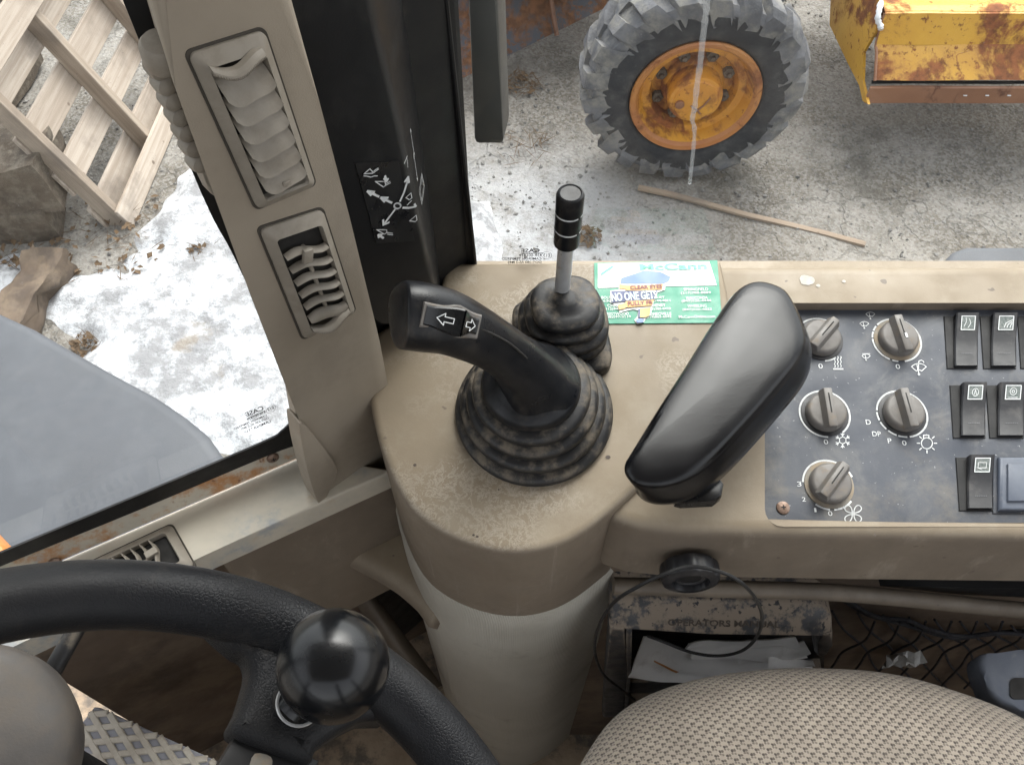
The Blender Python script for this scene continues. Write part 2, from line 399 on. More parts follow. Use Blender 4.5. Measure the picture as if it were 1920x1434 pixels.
def mk_weave():
    m, nt, bs, out = nodes_of('column_fabric'); k = N(nt)
    c = k.mix(k.ramp(k.noise(5, 7, .6), .35, .65), (.47, .45, .39), (.39, .365, .31))
    c = k.mix(k.ramp(k.noise(13, 8, .7), .56, .72, 0, .5), c, (.24, .205, .16))
    k.link(c, bs.inputs['Base Color']); bs.inputs['Roughness'].default_value = .85
    g = k.new('NewGeometry'); x = k.new('SeparateXYZ'); k.link(g.outputs['Position'], x.inputs[0])
    w = k.math('ADD', k.math('SINE', k.math('MULTIPLY', k.math('ADD', x.outputs[0], k.math('MULTIPLY', x.outputs[1], .6)), 2600)), k.math('SINE', k.math('MULTIPLY', x.outputs[2], 2600)))
    k.link(k.bump(w, .45, .0004), bs.inputs['Normal']); return m
m_weave = mk_weave()
def mk_ledge(name, rust):
    m, nt, bs, out = nodes_of(name); k = N(nt)
    c = k.mix(k.ramp(k.noise(8, 8, .65, k.pos((1, 1.6, 1))), .35, .65), (.40, .375, .32), (.52, .475, .39))
    c = k.mix(k.ramp(k.noise(14, 8, .7), .52, .66, 0, .75), c, (.27, .30, .33))
    if rust:
        c = k.mix(k.ramp(k.noise(20, 9, .72), .46, .62, 0, .95), c, (.42, .20, .075))
        c = k.mix(k.ramp(k.noise(55, 6, .7), .60, .70, 0, .9), c, (.16, .07, .035))
    else: c = k.mix(k.ramp(k.noise(18, 8, .7), .58, .72, 0, .5), c, (.45, .33, .2))
    k.link(c, bs.inputs['Base Color']); k.link(k.ramp(k.noise(25), .3, .7, .45, .7), bs.inputs['Roughness'])
    k.link(k.bump(k.noise(90, 5), .25, .001), bs.inputs['Normal']); return m
m_ledge = mk_ledge('ledge_paint', False); m_strip = mk_ledge('rusty_strip', True)
def mk_glass():
    m, nt, bs, out = nodes_of('window_glass'); k = N(nt); nt.nodes.remove(bs)
    lw = k.new('LayerWeight'); lw.inputs[0].default_value = .5
    f = k.math('MULTIPLY_ADD', k.math('POWER', lw.outputs['Facing'], 5.0), .9, .045)
    tr = k.new('BsdfTransparent'); tr.inputs[0].default_value = (.95, .975, .965, 1)
    gl = k.new('BsdfGlossy'); gl.inputs['Roughness'].default_value = .015
    a = k.new('MixShader'); k.link(f, a.inputs[0]); k.link(tr.outputs[0], a.inputs[1]); k.link(gl.outputs[0], a.inputs[2])
    df = k.new('BsdfDiffuse'); df.inputs[0].default_value = (.75, .75, .74, 1)
    fib = k.ramp(k.math('ABSOLUTE', k.math('SUBTRACT', k.noise(70, 3, .5, dist=2.5), .5)), 0, .006, 1, 0)
    fib = k.math('MULTIPLY', fib, k.ramp(k.noise(140, 2), .6, .7, 0, .45))
    dust = k.math('ADD', k.ramp(k.noise(9, 8, .7), .35, .75, .012, .035), k.ramp(k.noise(900, 2), .70, .74, 0, .25))
    d = k.math('MAXIMUM', dust, fib)
    b = k.new('MixShader'); k.link(d, b.inputs[0]); k.link(a.outputs[0], b.inputs[1]); k.link(df.outputs[0], b.inputs[2])
    k.link(b.outputs[0], out.inputs[0]); return m
m_glass = mk_glass()
def mk_drip():
    m, nt, bs, out = nodes_of('dried_drip'); k = N(nt)
    bs.inputs['Base Color'].default_value = (.75, .77, .78, 1); bs.inputs['Roughness'].default_value = .25
    bs.inputs['Alpha'].default_value = .22
    k.link(k.bump(k.noise(300, 4), .6, .001), bs.inputs['Normal']); return m
m_drip = mk_drip()
def mk_ground():
    m, nt, bs, out = nodes_of('asphalt'); k = N(nt)
    st = k.vor(95, out='Color'); sp = k.new('SeparateColor'); k.link(st, sp.inputs[0])
    big = k.ramp(k.noise(1.3, 8, .68), .40, .60)
    base = k.mix(big, (.130, .113, .090), (.255, .236, .208))
    c = k.mix(k.ramp(sp.outputs[0], .1, .9, 0, .55), base, (.32, .31, .292))
    c = k.mix(k.ramp(sp.outputs[1], .78, .95, 0, .38), c, (.04, .038, .035))
    c = k.mix(k.ramp(k.noise(17, 10, .78), .50, .68, 0, .6), c, (.075, .07, .062))
    c = k.mix(k.ramp(k.vor(260, out='Distance'), .0, .25, .5, 0), c, (.36, .355, .345))
    c = k.mix(k.ramp(k.noise(2.6, 9, .72, k.pos(loc=(5, 2, 0))), .52, .68, 0, .65), c, (.078, .070, .055))
    wv = k.new('Vector' + 'Math', operation='ADD'); k.link(k.pos(), wv.inputs[0])
    nn = k.new('TexNoise'); nn.inputs['Scale'].default_value = 5; nn.inputs['Detail'].default_value = 6; k.link(k.pos(), nn.inputs['Vector'])
    sc = k.new('VectorMath', operation='SCALE'); k.link(nn.outputs['Color'], sc.inputs[0]); sc.inputs['Scale'].default_value = .35
    k.link(sc.outputs[0], wv.inputs[1])
    cr = k.ramp(k.vor(2.9, 'DISTANCE_TO_EDGE', wv.outputs[0]), .0, .03, 1, 0)
    cr = k.math('MULTIPLY', cr, k.ramp(k.noise(1.2, 4), .42, .56))
    c = k.mix(k.math('MULTIPLY', cr, .28), c, (.05, .047, .042))
    # thin glaze of ice near the machine
    g = k.new('NewGeometry'); vd = k.new('VectorMath', operation='DISTANCE'); k.link(g.outputs['Position'], vd.inputs[0]); vd.inputs[1].default_value = (-.05, 2.35, -1.6)
    ice = k.math('MULTIPLY', k.ramp(vd.outputs['Value'], .4, 1.35, 1, 0), k.ramp(k.noise(6, 8, .7), .3, .6, .1, .95))
    c = k.mix(ice, c, (.43, .44, .455))
    k.link(c, bs.inputs['Base Color'])
    k.link(k.ramp(ice, 0, .8, .9, .45), bs.inputs['Roughness'])
    h = k.math('ADD', k.math('MULTIPLY', sp.outputs[0], .6), k.noise(60, 6, .7)); h = k.math('SUBTRACT', h, k.math('MULTIPLY', cr, .7))
    k.link(k.bump(h, .9, .008), bs.inputs['Normal']); return m
m_ground = mk_ground()
def mk_snow():
    m, nt, bs, out = nodes_of('old_snow'); k = N(nt)
    c = k.mix(k.ramp(k.noise(6, 10, .75), .38, .60), (.66, .68, .71), (.27, .272, .28))
    c = k.mix(k.ramp(k.noise(16, 9, .75, k.pos(loc=(1, 4, 0))), .55, .72, 0, .7), c, (.40, .39, .385))
    c = k.mix(k.ramp(k.noise(2.6, 6, .6, k.pos(loc=(8, 3, 0))), .62, .7, 0, .6), c, (.24, .19, .13))
    k.link(c, bs.inputs['Base Color']); bs.inputs['Roughness'].default_value = .75
    bs.inputs['Subsurface Weight'].default_value = 0
    k.link(k.bump(k.noise(45, 7, .7), .8, .02), bs.inputs['Normal']); return m
m_snow = mk_snow()
def mk_rusty(name, a, b, cover, rustc=(.25, .085, .03)):
    m, nt, bs, out = nodes_of(name); k = N(nt)
    c = k.mix(k.ramp(k.noise(4, 6), .3, .7), a, b)
    r = k.ramp(k.noise(3.4, 10, .68, dist=.3), cover-.05, cover+.06)
    r2 = k.ramp(k.noise(26, 8, .7), cover+.04, cover+.12, 0, .9)
    sc = k.math('MULTIPLY', k.ramp(k.math('ABSOLUTE', k.math('SUBTRACT', k.noise(2.1, 4, .5, dist=1.5), .5)), 0, .012, 1, 0), k.ramp(k.noise(3, 3), .5, .62))
    rr = k.math('MAXIMUM', k.math('MAXIMUM', r, r2), k.math('MULTIPLY', sc, .8))
    rc = k.mix(k.ramp(k.noise(30, 6), .3, .7), rustc, tuple(x*.5 for x in rustc))
    k.link(k.mix(rr, c, rc), bs.inputs['Base Color'])
    k.link(k.ramp(rr, 0, 1, .42, .88), bs.inputs['Roughness']); k.link(k.bump(k.math('ADD', rr, k.noise(90, 5)), .3, .003), bs.inputs['Normal']); return m
m_yellow = mk_rusty('worn_yellow_paint', (.62, .355, .04), (.54, .285, .03), .535)
m_yellow2 = mk_rusty('worn_yellow_floor', (.52, .29, .035), (.42, .21, .028), .49, (.24, .085, .03))
m_orust = mk_rusty('orange_rust', (.34, .125, .035), (.42, .18, .045), .56, (.22, .075, .025))
m_rim = mk_rusty('rusted_rim_paint', (.60, .29, .03), (.48, .19, .025), .53, (.27, .09, .025))
m_rust = mk_rusty('bare_rust', (.19, .085, .045), (.25, .12, .065), .6, (.11, .042, .024))
m_blue = mk_rusty('blue_grey_paint', (.055, .066, .092), (.08, .09, .11), .48, (.26, .115, .05))
m_tyre = M('tyre_rubber', (.018, .019, .022), (.03, .031, .034), 9, .8, dirt=(.075, .072, .07), cover=.60, dscale=9, soft=.1, damt=.7, bump=.5, bscale=120, bdist=.003)
m_lug = M('tyre_tread_frost', (.135, .138, .15), (.055, .057, .064), 7, .7, dirt=(.22, .21, .185), cover=.56, dscale=11, soft=.14, damt=.8, bump=.6, bscale=60, bdist=.006)
m_fender = M('fender_plastic', (.066, .072, .084), (.055, .06, .07), 3, .62, .06, dirt=(.115, .122, .135), cover=.55, dscale=9, damt=.3, bump=.3, bscale=250)
m_mirror = M('bracket_paint', (.055, .055, .052), (.07, .069, .064), 12, .6, bump=.2)
m_timber = M('old_timber', (.13, .102, .075), (.07, .055, .042), 7, .9, dirt=(.20, .172, .135), cover=.55, dscale=20, damt=.7, bump=.9, bscale=70, bdist=.006)
m_leaf = M('dead_leaf', (.13, .082, .042), (.085, .055, .032), 40, .9)
m_stone = M('loose_stone', (.28, .27, .255), (.12, .115, .108), 3, .85, bump=.3)
m_orange = M('orange_paint', (.62, .24, .05), (.5, .18, .04), 10, .5)
m_roof = M('roof_lining', (.52, .50, .46), None, 10, .8)
m_ptan = M('pedal_rubber', (.64, .60, .51), (.54, .49, .41), 30, .7, dirt=(.3, .25, .19), cover=.55, dscale=25, damt=.5, bump=.3, bscale=300)
m_pblue = M('pedal_recess', (.36, .37, .41), (.3, .3, .33), 30, .6)
m_cap = M('column_cap', (.06, .054, .05), (.043, .038, .035), 9, .55, dirt=(.10, .08, .06), cover=.5, dscale=16, soft=.15, damt=.7, bump=.3, bscale=500)
def mk_wood(name, a, b, da):
    m, nt, bs, out = nodes_of(name); k = N(nt)
    def dot(v, s):
        g = k.new('NewGeometry'); d = k.new('VectorMath', operation='DOT_PRODUCT'); k.link(g.outputs['Position'], d.inputs[0]); d.inputs[1].default_value = tuple(v*s); return d.outputs['Value']
    other = da.orthogonal().normalized(); o2 = da.cross(other)
    cb = k.new('CombineXYZ'); k.link(dot(da, 1.6), cb.inputs[0]); k.link(dot(other, 38), cb.inputs[1]); k.link(dot(o2, 38), cb.inputs[2])
    oi = k.new('ObjectInfo'); ad = k.new('VectorMath', operation='ADD'); k.link(cb.outputs[0], ad.inputs[0])
    rm = k.new('VectorMath', operation='SCALE'); rm.inputs[0].default_value = (9, 9, 9); k.link(oi.outputs['Random'], rm.inputs['Scale']); k.link(rm.outputs[0], ad.inputs[1])
    g1 = k.noise(1, 8, .65, ad.outputs[0], .6)
    c = k.mix(k.ramp(g1, .35, .66), a, b)
    c = k.mix(k.ramp(k.vor(7), .04, .09, .8, 0), c, (.10, .062, .04))
    c = k.mix(k.ramp(k.noise(3.4, 7), .5, .68, 0, .6), c, (.15, .128, .11))
    c = k.mix(k.ramp(oi.outputs['Random'], 0, 1, 0, .35), c, (.21, .165, .128))
    k.link(c, bs.inputs['Base Color']); bs.inputs['Roughness'].default_value = .8
    k.link(k.bump(g1, .35, .003), bs.inputs['Normal']); return m
m_green = M('card_green', (.022, .25, .15), (.03, .29, .18), 30, .35, bump=0, dirt=(.5, .62, .55), cover=.7, dscale=120, damt=.5)
m_cardw = M('card_white', (.80, .81, .80), None, 30, .35, bump=0)
m_cgreen = M('card_pale_green', (.18, .62, .46), None, 30, .4, bump=0)
m_navy = M('sticker_navy', (.035, .055, .17), None, 30, .35, bump=0)
m_sblue = M('sticker_blue', (.16, .27, .58), None, 30, .35, bump=0)
m_sora = M('sticker_orange', (.80, .47, .14), None, 30, .35, bump=0)
m_sred = M('sticker_brown_print', (.22, .05, .06), None, 30, .4, bump=0)
m_scyan = M('sticker_pale', (.72, .88, .90), None, 30, .4, bump=0)
m_etch = M('glass_print', (.03, .03, .032), None, 30, .6, bump=0)

# ================================================================== key planes
TILT = R(8); CN = V((0, -math.sin(TILT), math.cos(TILT))); BOOT0 = at(1002, 775, .755)
CON = (BOOT0, CN)                       # top of the lever pod
CONR = shift(CON, -.010)                # top of the switch console
PAN = shift(CON, -.024)                 # switch plate
WIN = HY(.585)
G0 = at(565, 800, .70); G1 = at(0, 1045, .70)
GD = (G1-G0); GD.z = 0; GD.normalize(); GN = V((-GD.y, GD.x, 0)); GN = GN if GN.dot(CAM-G0) > 0 else -GN
GLS = (G0, GN)                          # corner window
WC = hit(890, 490, WIN)
TD = V((WC.x-G0.x, WC.y-G0.y, 0)).normalized(); TN = V((TD.y, -TD.x, 0)); TN = TN if TN.dot(CAM-G0) > 0 else -TN
PIL = (G0, TN); TRM = shift(PIL, .052); CHA = shift(PIL, .030)
GZ = -1.60
FLZ = -.30
GND = HZ(GZ)

# ================================================================== ground, snow
def gh(x, y):
    return GZ + .012*noise.noise(V((x*1.1, y*1.1, 3))) + .006*noise.noise(V((x*4, y*4, 8)))
bm = bmesh.new(); n0 = 90
def gmap(t): return math.copysign(abs(t)**2.6, t)
g = []
for i in range(n0+1):
    row = []
    for j in range(n0+1):
        x = gmap(i/n0*2-1)*120; y = 3 + gmap(j/n0*2-1)*120
        row.append(bm.verts.new((x, y, gh(x, y))))
    g.append(row)
for i in range(n0):
    for j in range(n0): bm.faces.new((g[i][j], g[i+1][j], g[i+1][j+1], g[i][j+1]))
tag(obj('ground', bm, m_ground, smooth=180, center=False), 'cracked grey gravelly asphalt yard', None, kind='structure')
def snow_patch(poly, label, amp, seed, nn=110, nz=1.0):
    """irregular sheet of old snow over a ground outline"""
    xs = [p.x for p in poly]; ys = [p.y for p in poly]; x0, x1, y0, y1 = min(xs)-.2, max(xs)+.2, min(ys)-.2, max(ys)+.2
    def sd(x, y):
        ins = False; dm = 9
        for i in range(len(poly)):
            a, b = poly[i-1], poly[i]
            if (a.y > y) != (b.y > y) and x < (b.x-a.x)*(y-a.y)/(b.y-a.y)+a.x: ins = not ins
            d = V((b.x-a.x, b.y-a.y)); t = max(0, min(1, ((x-a.x)*d.x+(y-a.y)*d.y)/max(1e-9, d.length_squared)))
            dm = min(dm, math.hypot(x-a.x-d.x*t, y-a.y-d.y*t))
        return dm if ins else -dm
    bm = bmesh.new(); vv = {}
    for i in range(nn+1):
        for j in range(nn+1):
            x = x0+(x1-x0)*i/nn; y = y0+(y1-y0)*j/nn
            d = sd(x, y) + nz*(.16*noise.noise(V((x*3, y*3, seed))) + .07*noise.noise(V((x*9, y*9, seed+4))))
            if d < -.06: continue
            h = min(.05, max(-.02, d*(.35 if nz == 1 else .8))) + amp*(noise.noise(V((x*7, y*7, seed+2)))+.6*noise.noise(V((x*18, y*18, seed+3)))) * min(1, max(0, d*4))
            vv[i, j] = bm.verts.new((x, y, gh(x, y)+h))
    for i in range(nn):
        for j in range(nn):
            q = [(i, j), (i+1, j), (i+1, j+1), (i, j+1)]
            if all(k in vv for k in q): bm.faces.new([vv[k] for k in q])
    o = obj('snow', bm, m_snow, smooth=180); tag(o, label, 'snow', kind='stuff'); return o
gp = lambda l: hits(l, GND)
snow_patch(gp([(80, 560), (150, 510), (270, 480), (330, 330), (420, 300), (700, 420), (720, 700), (640, 860), (420, 900), (150, 760)]), 'sheet of dirty melting snow beside the wooden pallet', .018, 3, 150)
snow_patch(gp([(860, 372), (915, 378), (948, 470), (940, 560), (860, 560)]), 'small white snow strip by the side window corner', .012, 11, 60, .25)
snow_patch(gp([(1105, 440), (1128, 440), (1128, 455), (1100, 470)]), 'tiny leftover lump of white snow on the asphalt', .01, 17, 30, .15)
snow_patch(gp([(-60, 490), (10, 490), (20, 530), (-20, 560), (-80, 560)]), 'small snow remnant beside the old timbers', .01, 23, 30)
# loose stones, one mass
bm = bmesh.new(); rs = random.Random(5)
for i in range(5200):
    if i % 3: x = rs.uniform(-.5, 3.2); y = rs.uniform(1.5, 5.2)
    else: x = rs.uniform(-3, .2); y = rs.uniform(1.2, 4.2)
    s = .004 + .010*rs.random()**3
    z = gh(x, y)
    m = Matrix.Translation((x, y, z+s*.2)) @ Matrix.Rotation(rs.uniform(0, 6), 4, V((rs.random(), rs.random(), rs.random()+.1)).normalized()) @ Matrix.Diagonal((s*rs.uniform(.8, 1.4), s, s*.7, 1))
    vs_ = [bm.verts.new(m @ V(p)) for p in ((1, 0, 0), (-1, 0, 0), (0, 1, 0), (0, -1, 0), (0, 0, 1), (0, 0, -1))]
    for a, b, c in ((0, 2, 4), (2, 1, 4), (1, 3, 4), (3, 0, 4), (2, 0, 5), (1, 2, 5), (3, 1, 5), (0, 3, 5)): bm.faces.new((vs_[a], vs_[b], vs_[c]))
tag(obj('gravel', bm, m_stone, smooth=0, recalc=False), 'loose grit and small stones scattered over the asphalt', 'gravel', kind='stuff')
# dead leaves and grass clumps
def litter(px, py, r, nl, label, seed, grass=.4):
    rr = random.Random(seed); c = at(px, py, GZ); bm = bmesh.new()
    for i in range(nl):
        a = rr.uniform(0, 6.3); d = r*rr.random()**.7; p = V((c.x+d*math.cos(a), c.y+d*math.sin(a), 0)); p.z = gh(p.x, p.y)+.015+.05*rr.random()*(1-d/r)
        if rr.random() < grass: l, w = rr.uniform(.06, .16), .004
        else: l, w = rr.uniform(.02, .05), rr.uniform(.012, .03)
        m = Matrix.Translation(p) @ Matrix.Rotation(rr.uniform(0, 6.3), 4, 'Z') @ Matrix.Rotation(rr.uniform(-.6, .6), 4, 'X') @ Matrix.Rotation(rr.uniform(-.5, .4), 4, 'Y')
        q = [bm.verts.new(m @ V(k)) for k in ((-l/2, 0, 0), (0, -w/2, .15*w), (l/2, 0, 0), (0, w/2, .15*w))]
        bm.faces.new(q)
    return tag(obj('leaf_litter', bm, m_leaf, smooth=0), label, 'leaf litter', kind='stuff')
litter(372, 480, .13, 260, 'clump of dead leaves and grass poking through the snow', 1)
litter(165, 648, .07, 80, 'small patch of dead leaves in the snow beside the fender', 2)
litter(220, 470, .35, 160, 'dry leaves along the snow edge below the pallet', 3)
litter(30, 500, .25, 120, 'dry leaves heaped beside the old timbers', 4, .2)
litter(978, 160, .10, 90, 'mossy tuft of dead leaves growing from the asphalt', 5, .6)
litter(985, 280, .14, 40, 'dry straw stalks lying on the asphalt', 6, 1)
litter(1100, 445, .07, 70, 'dead leaves beside the leftover snow lump', 7)

# ================================================================== timber pile, pallet
def timber(c, d, L, w, h, label, seed):
    bm = bmesh.new(); m = frame(c, V((0, 0, 1)), d)
    box(bm, V((0, 0, 0)), V((L, w, h)), None)
    bmesh.ops.subdivide_edges(bm, edges=bm.edges, cuts=7, use_grid_fill=True)
    for v in bm.verts:
        q = v.co*6 + V((seed, 0, 0)); v.co += V((noise.noise(q), noise.noise(q+V((9, 0, 0))), noise.noise(q+V((0, 9, 0)))))*.03
    bmesh.ops.transform(bm, verts=bm.verts, matrix=m)
    return tag(obj('timber_beam', bm, m_timber, smooth=50), label, 'timber', 'old timbers under the pallet')
tb = at(105, 330, GZ+.3)
timber(V((tb.x-.62, tb.y+.02, GZ+.30)), V((1, .1, 0)), 1.2, .34, .26, 'thick weathered timber lying on top of the lower beams behind the pallet', 2)
tb = at(98, 420, GZ+.1)
timber(V((tb.x-.62, tb.y+.05, GZ+.09)), V((1, .05, 0)), 1.2, .22, .18, 'split timber beam on the ground at the front of the pile', 5)
tb = at(70, 590, GZ)
o = timber(V((tb.x-.02, tb.y+.06, GZ+.05)), V((.15, 1, 0)), .42, .16, .14, 'short dark rotten log lying beside the fender', 9)
o.data.materials[0] = m_dark
for v in o.data.vertices: v.co += V((noise.noise(v.co*22), noise.noise(v.co*22+V((5, 0, 0))), noise.noise(v.co*22+V((0, 5, 0)))))*.03
timber(V((-2.75, 3.3, GZ+.16)), V((.1, 1, 0)), 1.5, .3, .3, 'weathered timber stacked along the back of the pile', 12)
PO = at(245, 425, GZ); PB = V((.078, .997, 0)).normalized(); PA = V((-.366, .027, .930)); PA = (PA-PB*PA.dot(PB)).normalized()
PN = PB.cross(PA); PN = PN if PN.dot(CAM-PO) > 0 else -PN
m_woodA = mk_wood('pallet_wood_a', (.40, .335, .27), (.27, .215, .165), PA); m_woodB = mk_wood('pallet_wood_b', (.54, .47, .40), (.38, .315, .255), PB)
pal = thing('wooden_pallet', 'pale wooden shipping pallet standing on edge against old timbers', 'pallet', PO)
def pboard(nm, a0, a1, b0, b1, n0, n1, mat):
    bm = bmesh.new()
    m = Matrix((PA, PB, PN)).transposed().to_4x4(); m.translation = PO
    jig = random.uniform(-.006, .006)
    box(bm, V(((a0+a1)/2, (b0+b1)/2+jig, (n0+n1)/2)), V((a1-a0, b1-b0, n1-n0)), m, .003, 1)
    return obj(nm, bm, mat, pal)
for k in range(3): pboard('stringer', .0, 1.12, .50*k, .50*k+.042, -.09, 0, m_woodA)
for k in range(6): pboard('deck_board', .02+k*.212+(.012 if k % 2 else 0), .02+k*.212+.142, -.01, 1.06, -.113, -.0915, m_woodB)
pboard('deck_board', -.002, .108, -.012, 1.06, .0015, .022, m_woodB)
pboard('deck_board', .815, .94, -.012, 1.06, .0015, .022, m_woodB)

# ================================================================== front fender, rear fender
bm = bmesh.new()
fl = hits([(-260, 470), (-120, 525), (0, 583), (60, 610), (200, 690), (290, 738), (345, 775), (385, 808), (415, 850), (480, 960), (300, 1250), (-300, 1250)], HZ(-.35))
shell(bm, fl, V((0, 0, 1)), .03, lambda p: p-V((0, 0, .10)))
tag(obj('front_fender', bm, m_fender), 'broad blue grey plastic front fender outside the corner window', 'fender')
bm = bmesh.new()
fl = hits([(1778, 478), (1790, 466), (1815, 458), (1930, 458), (2300, 458), (2300, 700), (1640, 700)], HZ(.0))
shell(bm, fl, V((0, 0, 1)), .02, lambda p: p-V((0, 0, .12)))
tag(obj('rear_fender', bm, m_fender), 'blue grey rear fender corner just outside the side window', 'fender')
bm = bmesh.new(); e0, e1_ = at(0, 1008, .30), at(60, 1072, .30); dd = (e1_-e0).normalized(); sd_ = V((dd.y, -dd.x, 0)); sd_ = sd_ if sd_.x < 0 else -sd_
box(bm, V((0, 0, 0)), V((.5, .12, .10)), frame(e0+dd*(-.19)+sd_*.06, V((0, 0, 1)), dd), .01)
tag(obj('front_frame_bar', bm, m_orange), 'orange painted bar of the machine front beyond the corner window', 'bar')

# ================================================================== lath on the ground
a, b = at(1197, 352, GZ+.012), at(1622, 457, GZ+.012); bm = bmesh.new(); d = (b-a).normalized()
path = [a.lerp(b, k/6)+V((0, .006*math.sin(k*1.7), .004*math.sin(k))) for k in range(7)]
tube(bm, path, [(.014, .008)]*7, 8, sq=8, up=V((0, 0, 1)))
m_lath = mk_wood('lath_wood', (.30, .235, .175), (.22, .165, .12), d)
tag(obj('wood_lath', bm, m_lath), 'long thin wooden lath lying on the asphalt below the wheel', 'wood strip')

# ================================================================== yellow loader outside: wheel + bucket + frame
WCEN = hit(1304, 186, HY(3.13))
ldr = thing('backhoe_loader', 'rusty yellow backhoe loader with front wheel and bucket parked alongside', 'loader', V((WCEN.x+.3, 3.6, GZ)))
def wheel():
    wz = GZ+.50; c0 = V((WCEN.x, 3.13, wz)); ax = V((0.02, -1, 0)).normalized()
    m = frame(c0, ax, V((1, 0, 0)))          # +z of m points to the camera side
    RT, WD = .50, .30
    bm = bmesh.new()
    prof = [(.275, -.26), (.33, -.30), (.42, -.30), (.425, -.29), (.43, -.15), (.43, -.03), (.425, -.006), (.385, .002), (.34, .006), (.305, .002), (.288, -.010), (.282, -.03)]
    lathe(bm, prof, m, 72, False, False)
    ty = obj('tyre', bm, m_tyre, ldr)
    bm = bmesh.new(); lathe(bm, [(.415, -.29), (.45, -.275), (.468, -.15), (.45, -.022), (.428, -.004), (.412, -.0005)], m, 96, False, False, wob=lambda a, h: 1+.006*math.sin(a*22)+.004*math.sin(a*37)); obj('tread_band', bm, m_lug, ty)
    # angled tread lugs of the moulded tyre, both shoulders
    bm = bmesh.new(); nl = 22; rr = random.Random(3)
    for side in (0, 1):
        for k in range(nl):
            a0 = 2*math.pi*(k + .5*side)/nl
            rows = []
            for t in range(6):
                tt = t/5
                rad, hgt = ((.402, .0015), (.428, .003), (.468, -.005), (.494, -.03), (.500, -.09), (.492, -.142))[t]
                if side: hgt = -.292-hgt
                ac = a0 + .20*tt; wd = .165*(1.1-.3*tt)
                rows.append([bm.verts.new(m @ V(((rad+e)*math.cos(ac+s*wd), (rad+e)*math.sin(ac+s*wd), hgt + rr.uniform(-.007, .006)))) for s, e in ((-.62, -.05), (-.5, 0), (.5, rr.uniform(-.014, .002)), (.62, -.05))])
            for t in range(5):
                for q in range(3): bm.faces.new((rows[t][q], rows[t][q+1], rows[t+1][q+1], rows[t+1][q]))
            bm.faces.new(rows[0][::-1]); bm.faces.new(rows[-1])
    obj('tread_lugs', bm, m_lug, ty, smooth=30)
    bm = bmesh.new()
    lathe(bm, [(.281, -.03), (.287, .0), (.281, .010), (.262, .006), (.250, -.010)], m, 64, False, False); obj('rim_flange', bm, m_orust, ldr)
    bm = bmesh.new(); lathe(bm, [(.250, -.0098), (.236, -.04), (.228, -.058), (.196, -.062), (.188, -.075), (.178, -.11), (.12, -.112)], m, 64, False, True)
    rim = obj('rim', bm, m_rim, ldr)
    bm = bmesh.new(); lathe(bm, [(.140, -.115), (.136, -.09), (.122, -.075), (.120, -.01), (.114, .006), (.100, .009), (.096, .016), (.05, .018)], m, 48, False, True)
    hub = obj('hub', bm, m_rim, ldr)
    bm = bmesh.new(); lathe(bm, [(.02, .0), (.02, .016), (.014, .018)], m @ Matrix.Translation((-.070, -.01, .012)), 12, False, True); obj('drain_plug', bm, m_rust, hub)
    for sgn, (x0, y0, x1, y1) in enumerate(((-.02, -.02, .03, -.065), (.0, -.06, .06, .02))):
        bm = bmesh.new(); tube(bm, [m @ V((x0, y0, .019)), m @ V(((x0+x1)/2+.006, (y0+y1)/2, .0205)), m @ V((x1, y1, .019))], .004, 6); obj('weld_bead', bm, m_rust, hub)
    for k in range(8):
        a = 2*math.pi*(k+.5)/8
        bm = bmesh.new(); lathe(bm, [(.027, -.113), (.027, -.088), (.022, -.084), (.012, -.084), (.012, -.070), (.007, -.067)], m @ Matrix.Translation((.160*math.cos(a), .160*math.sin(a), 0)), 6, False, True)
        obj('lug_nut', bm, m_timber, rim, smooth=20)
wheel()
# bucket
LY = 3.30; lip = hit(1625, 193, HZ(-1.25)); LY = lip.y; BX = lip.x
def onY(py, Y):
    d = ray(1760, py); t = Y/d.y; return CAMZ+d.z*t
profile = [(LY, onY(194, LY)), (LY, onY(166, LY)), (LY+.028, onY(166, LY)+.002), (LY+.03, onY(156, LY+.03)), (LY+.012, onY(151, LY+.012)), (LY+.13, onY(84, LY+.13)), (LY+.165, onY(26, LY+.165)), (LY+.20, onY(14, LY+.20)), (LY+.27, onY(3, LY+.27)), (LY+.55, onY(3, LY+.27)+.02), (LY+.75, onY(3, LY+.27)-.1), (LY+.8, -1.1), (LY+.55, -1.3)]
def bplate(nm, i0, i1, mat, x0=BX, x1=BX+2.2, off=0):
    bm = bmesh.new(); pts_ = profile[i0:i1+1]; nx = 12
    def f(u, v):
        s = v*(len(pts_)-1); k = min(int(s), len(pts_)-2); t = s-k
        y = pts_[k][0]*(1-t)+pts_[k+1][0]*t; z = pts_[k][1]*(1-t)+pts_[k+1][1]*t
        x = x0+(x1-x0)*u
        return V((x, y + .006*noise.noise(V((x*3, v*4, i0))), z))
    solid_sheet(bm, f, nx, (len(pts_)-1)*2, V((0, -.012, -.004)))
    return obj(nm, bm, mat, ldr, smooth=25)
bplate('cutting_edge', 0, 1, m_rust, BX-.01); bplate('edge_gap', 2, 3, m_black); bplate('lower_skin', 4, 5, m_yellow2); bplate('upper_skin', 5, 9, m_yellow); bplate('rear_skin', 9, 12, m_yellow)
pl = HX(BX-.012); bm = bmesh.new()
sp = hits([(1627, 196), (1617, 152), (1619, 98), (1640, 62), (1650, 0), (1652, -60), (1560, -60), (1555, 48), (1570, 78), (1590, 120), (1611, 160), (1617, 190)], pl)
prism(bm, sp, V((.012, 0, 0)), .002, 1); obj('side_plate', bm, m_yellow, ldr)
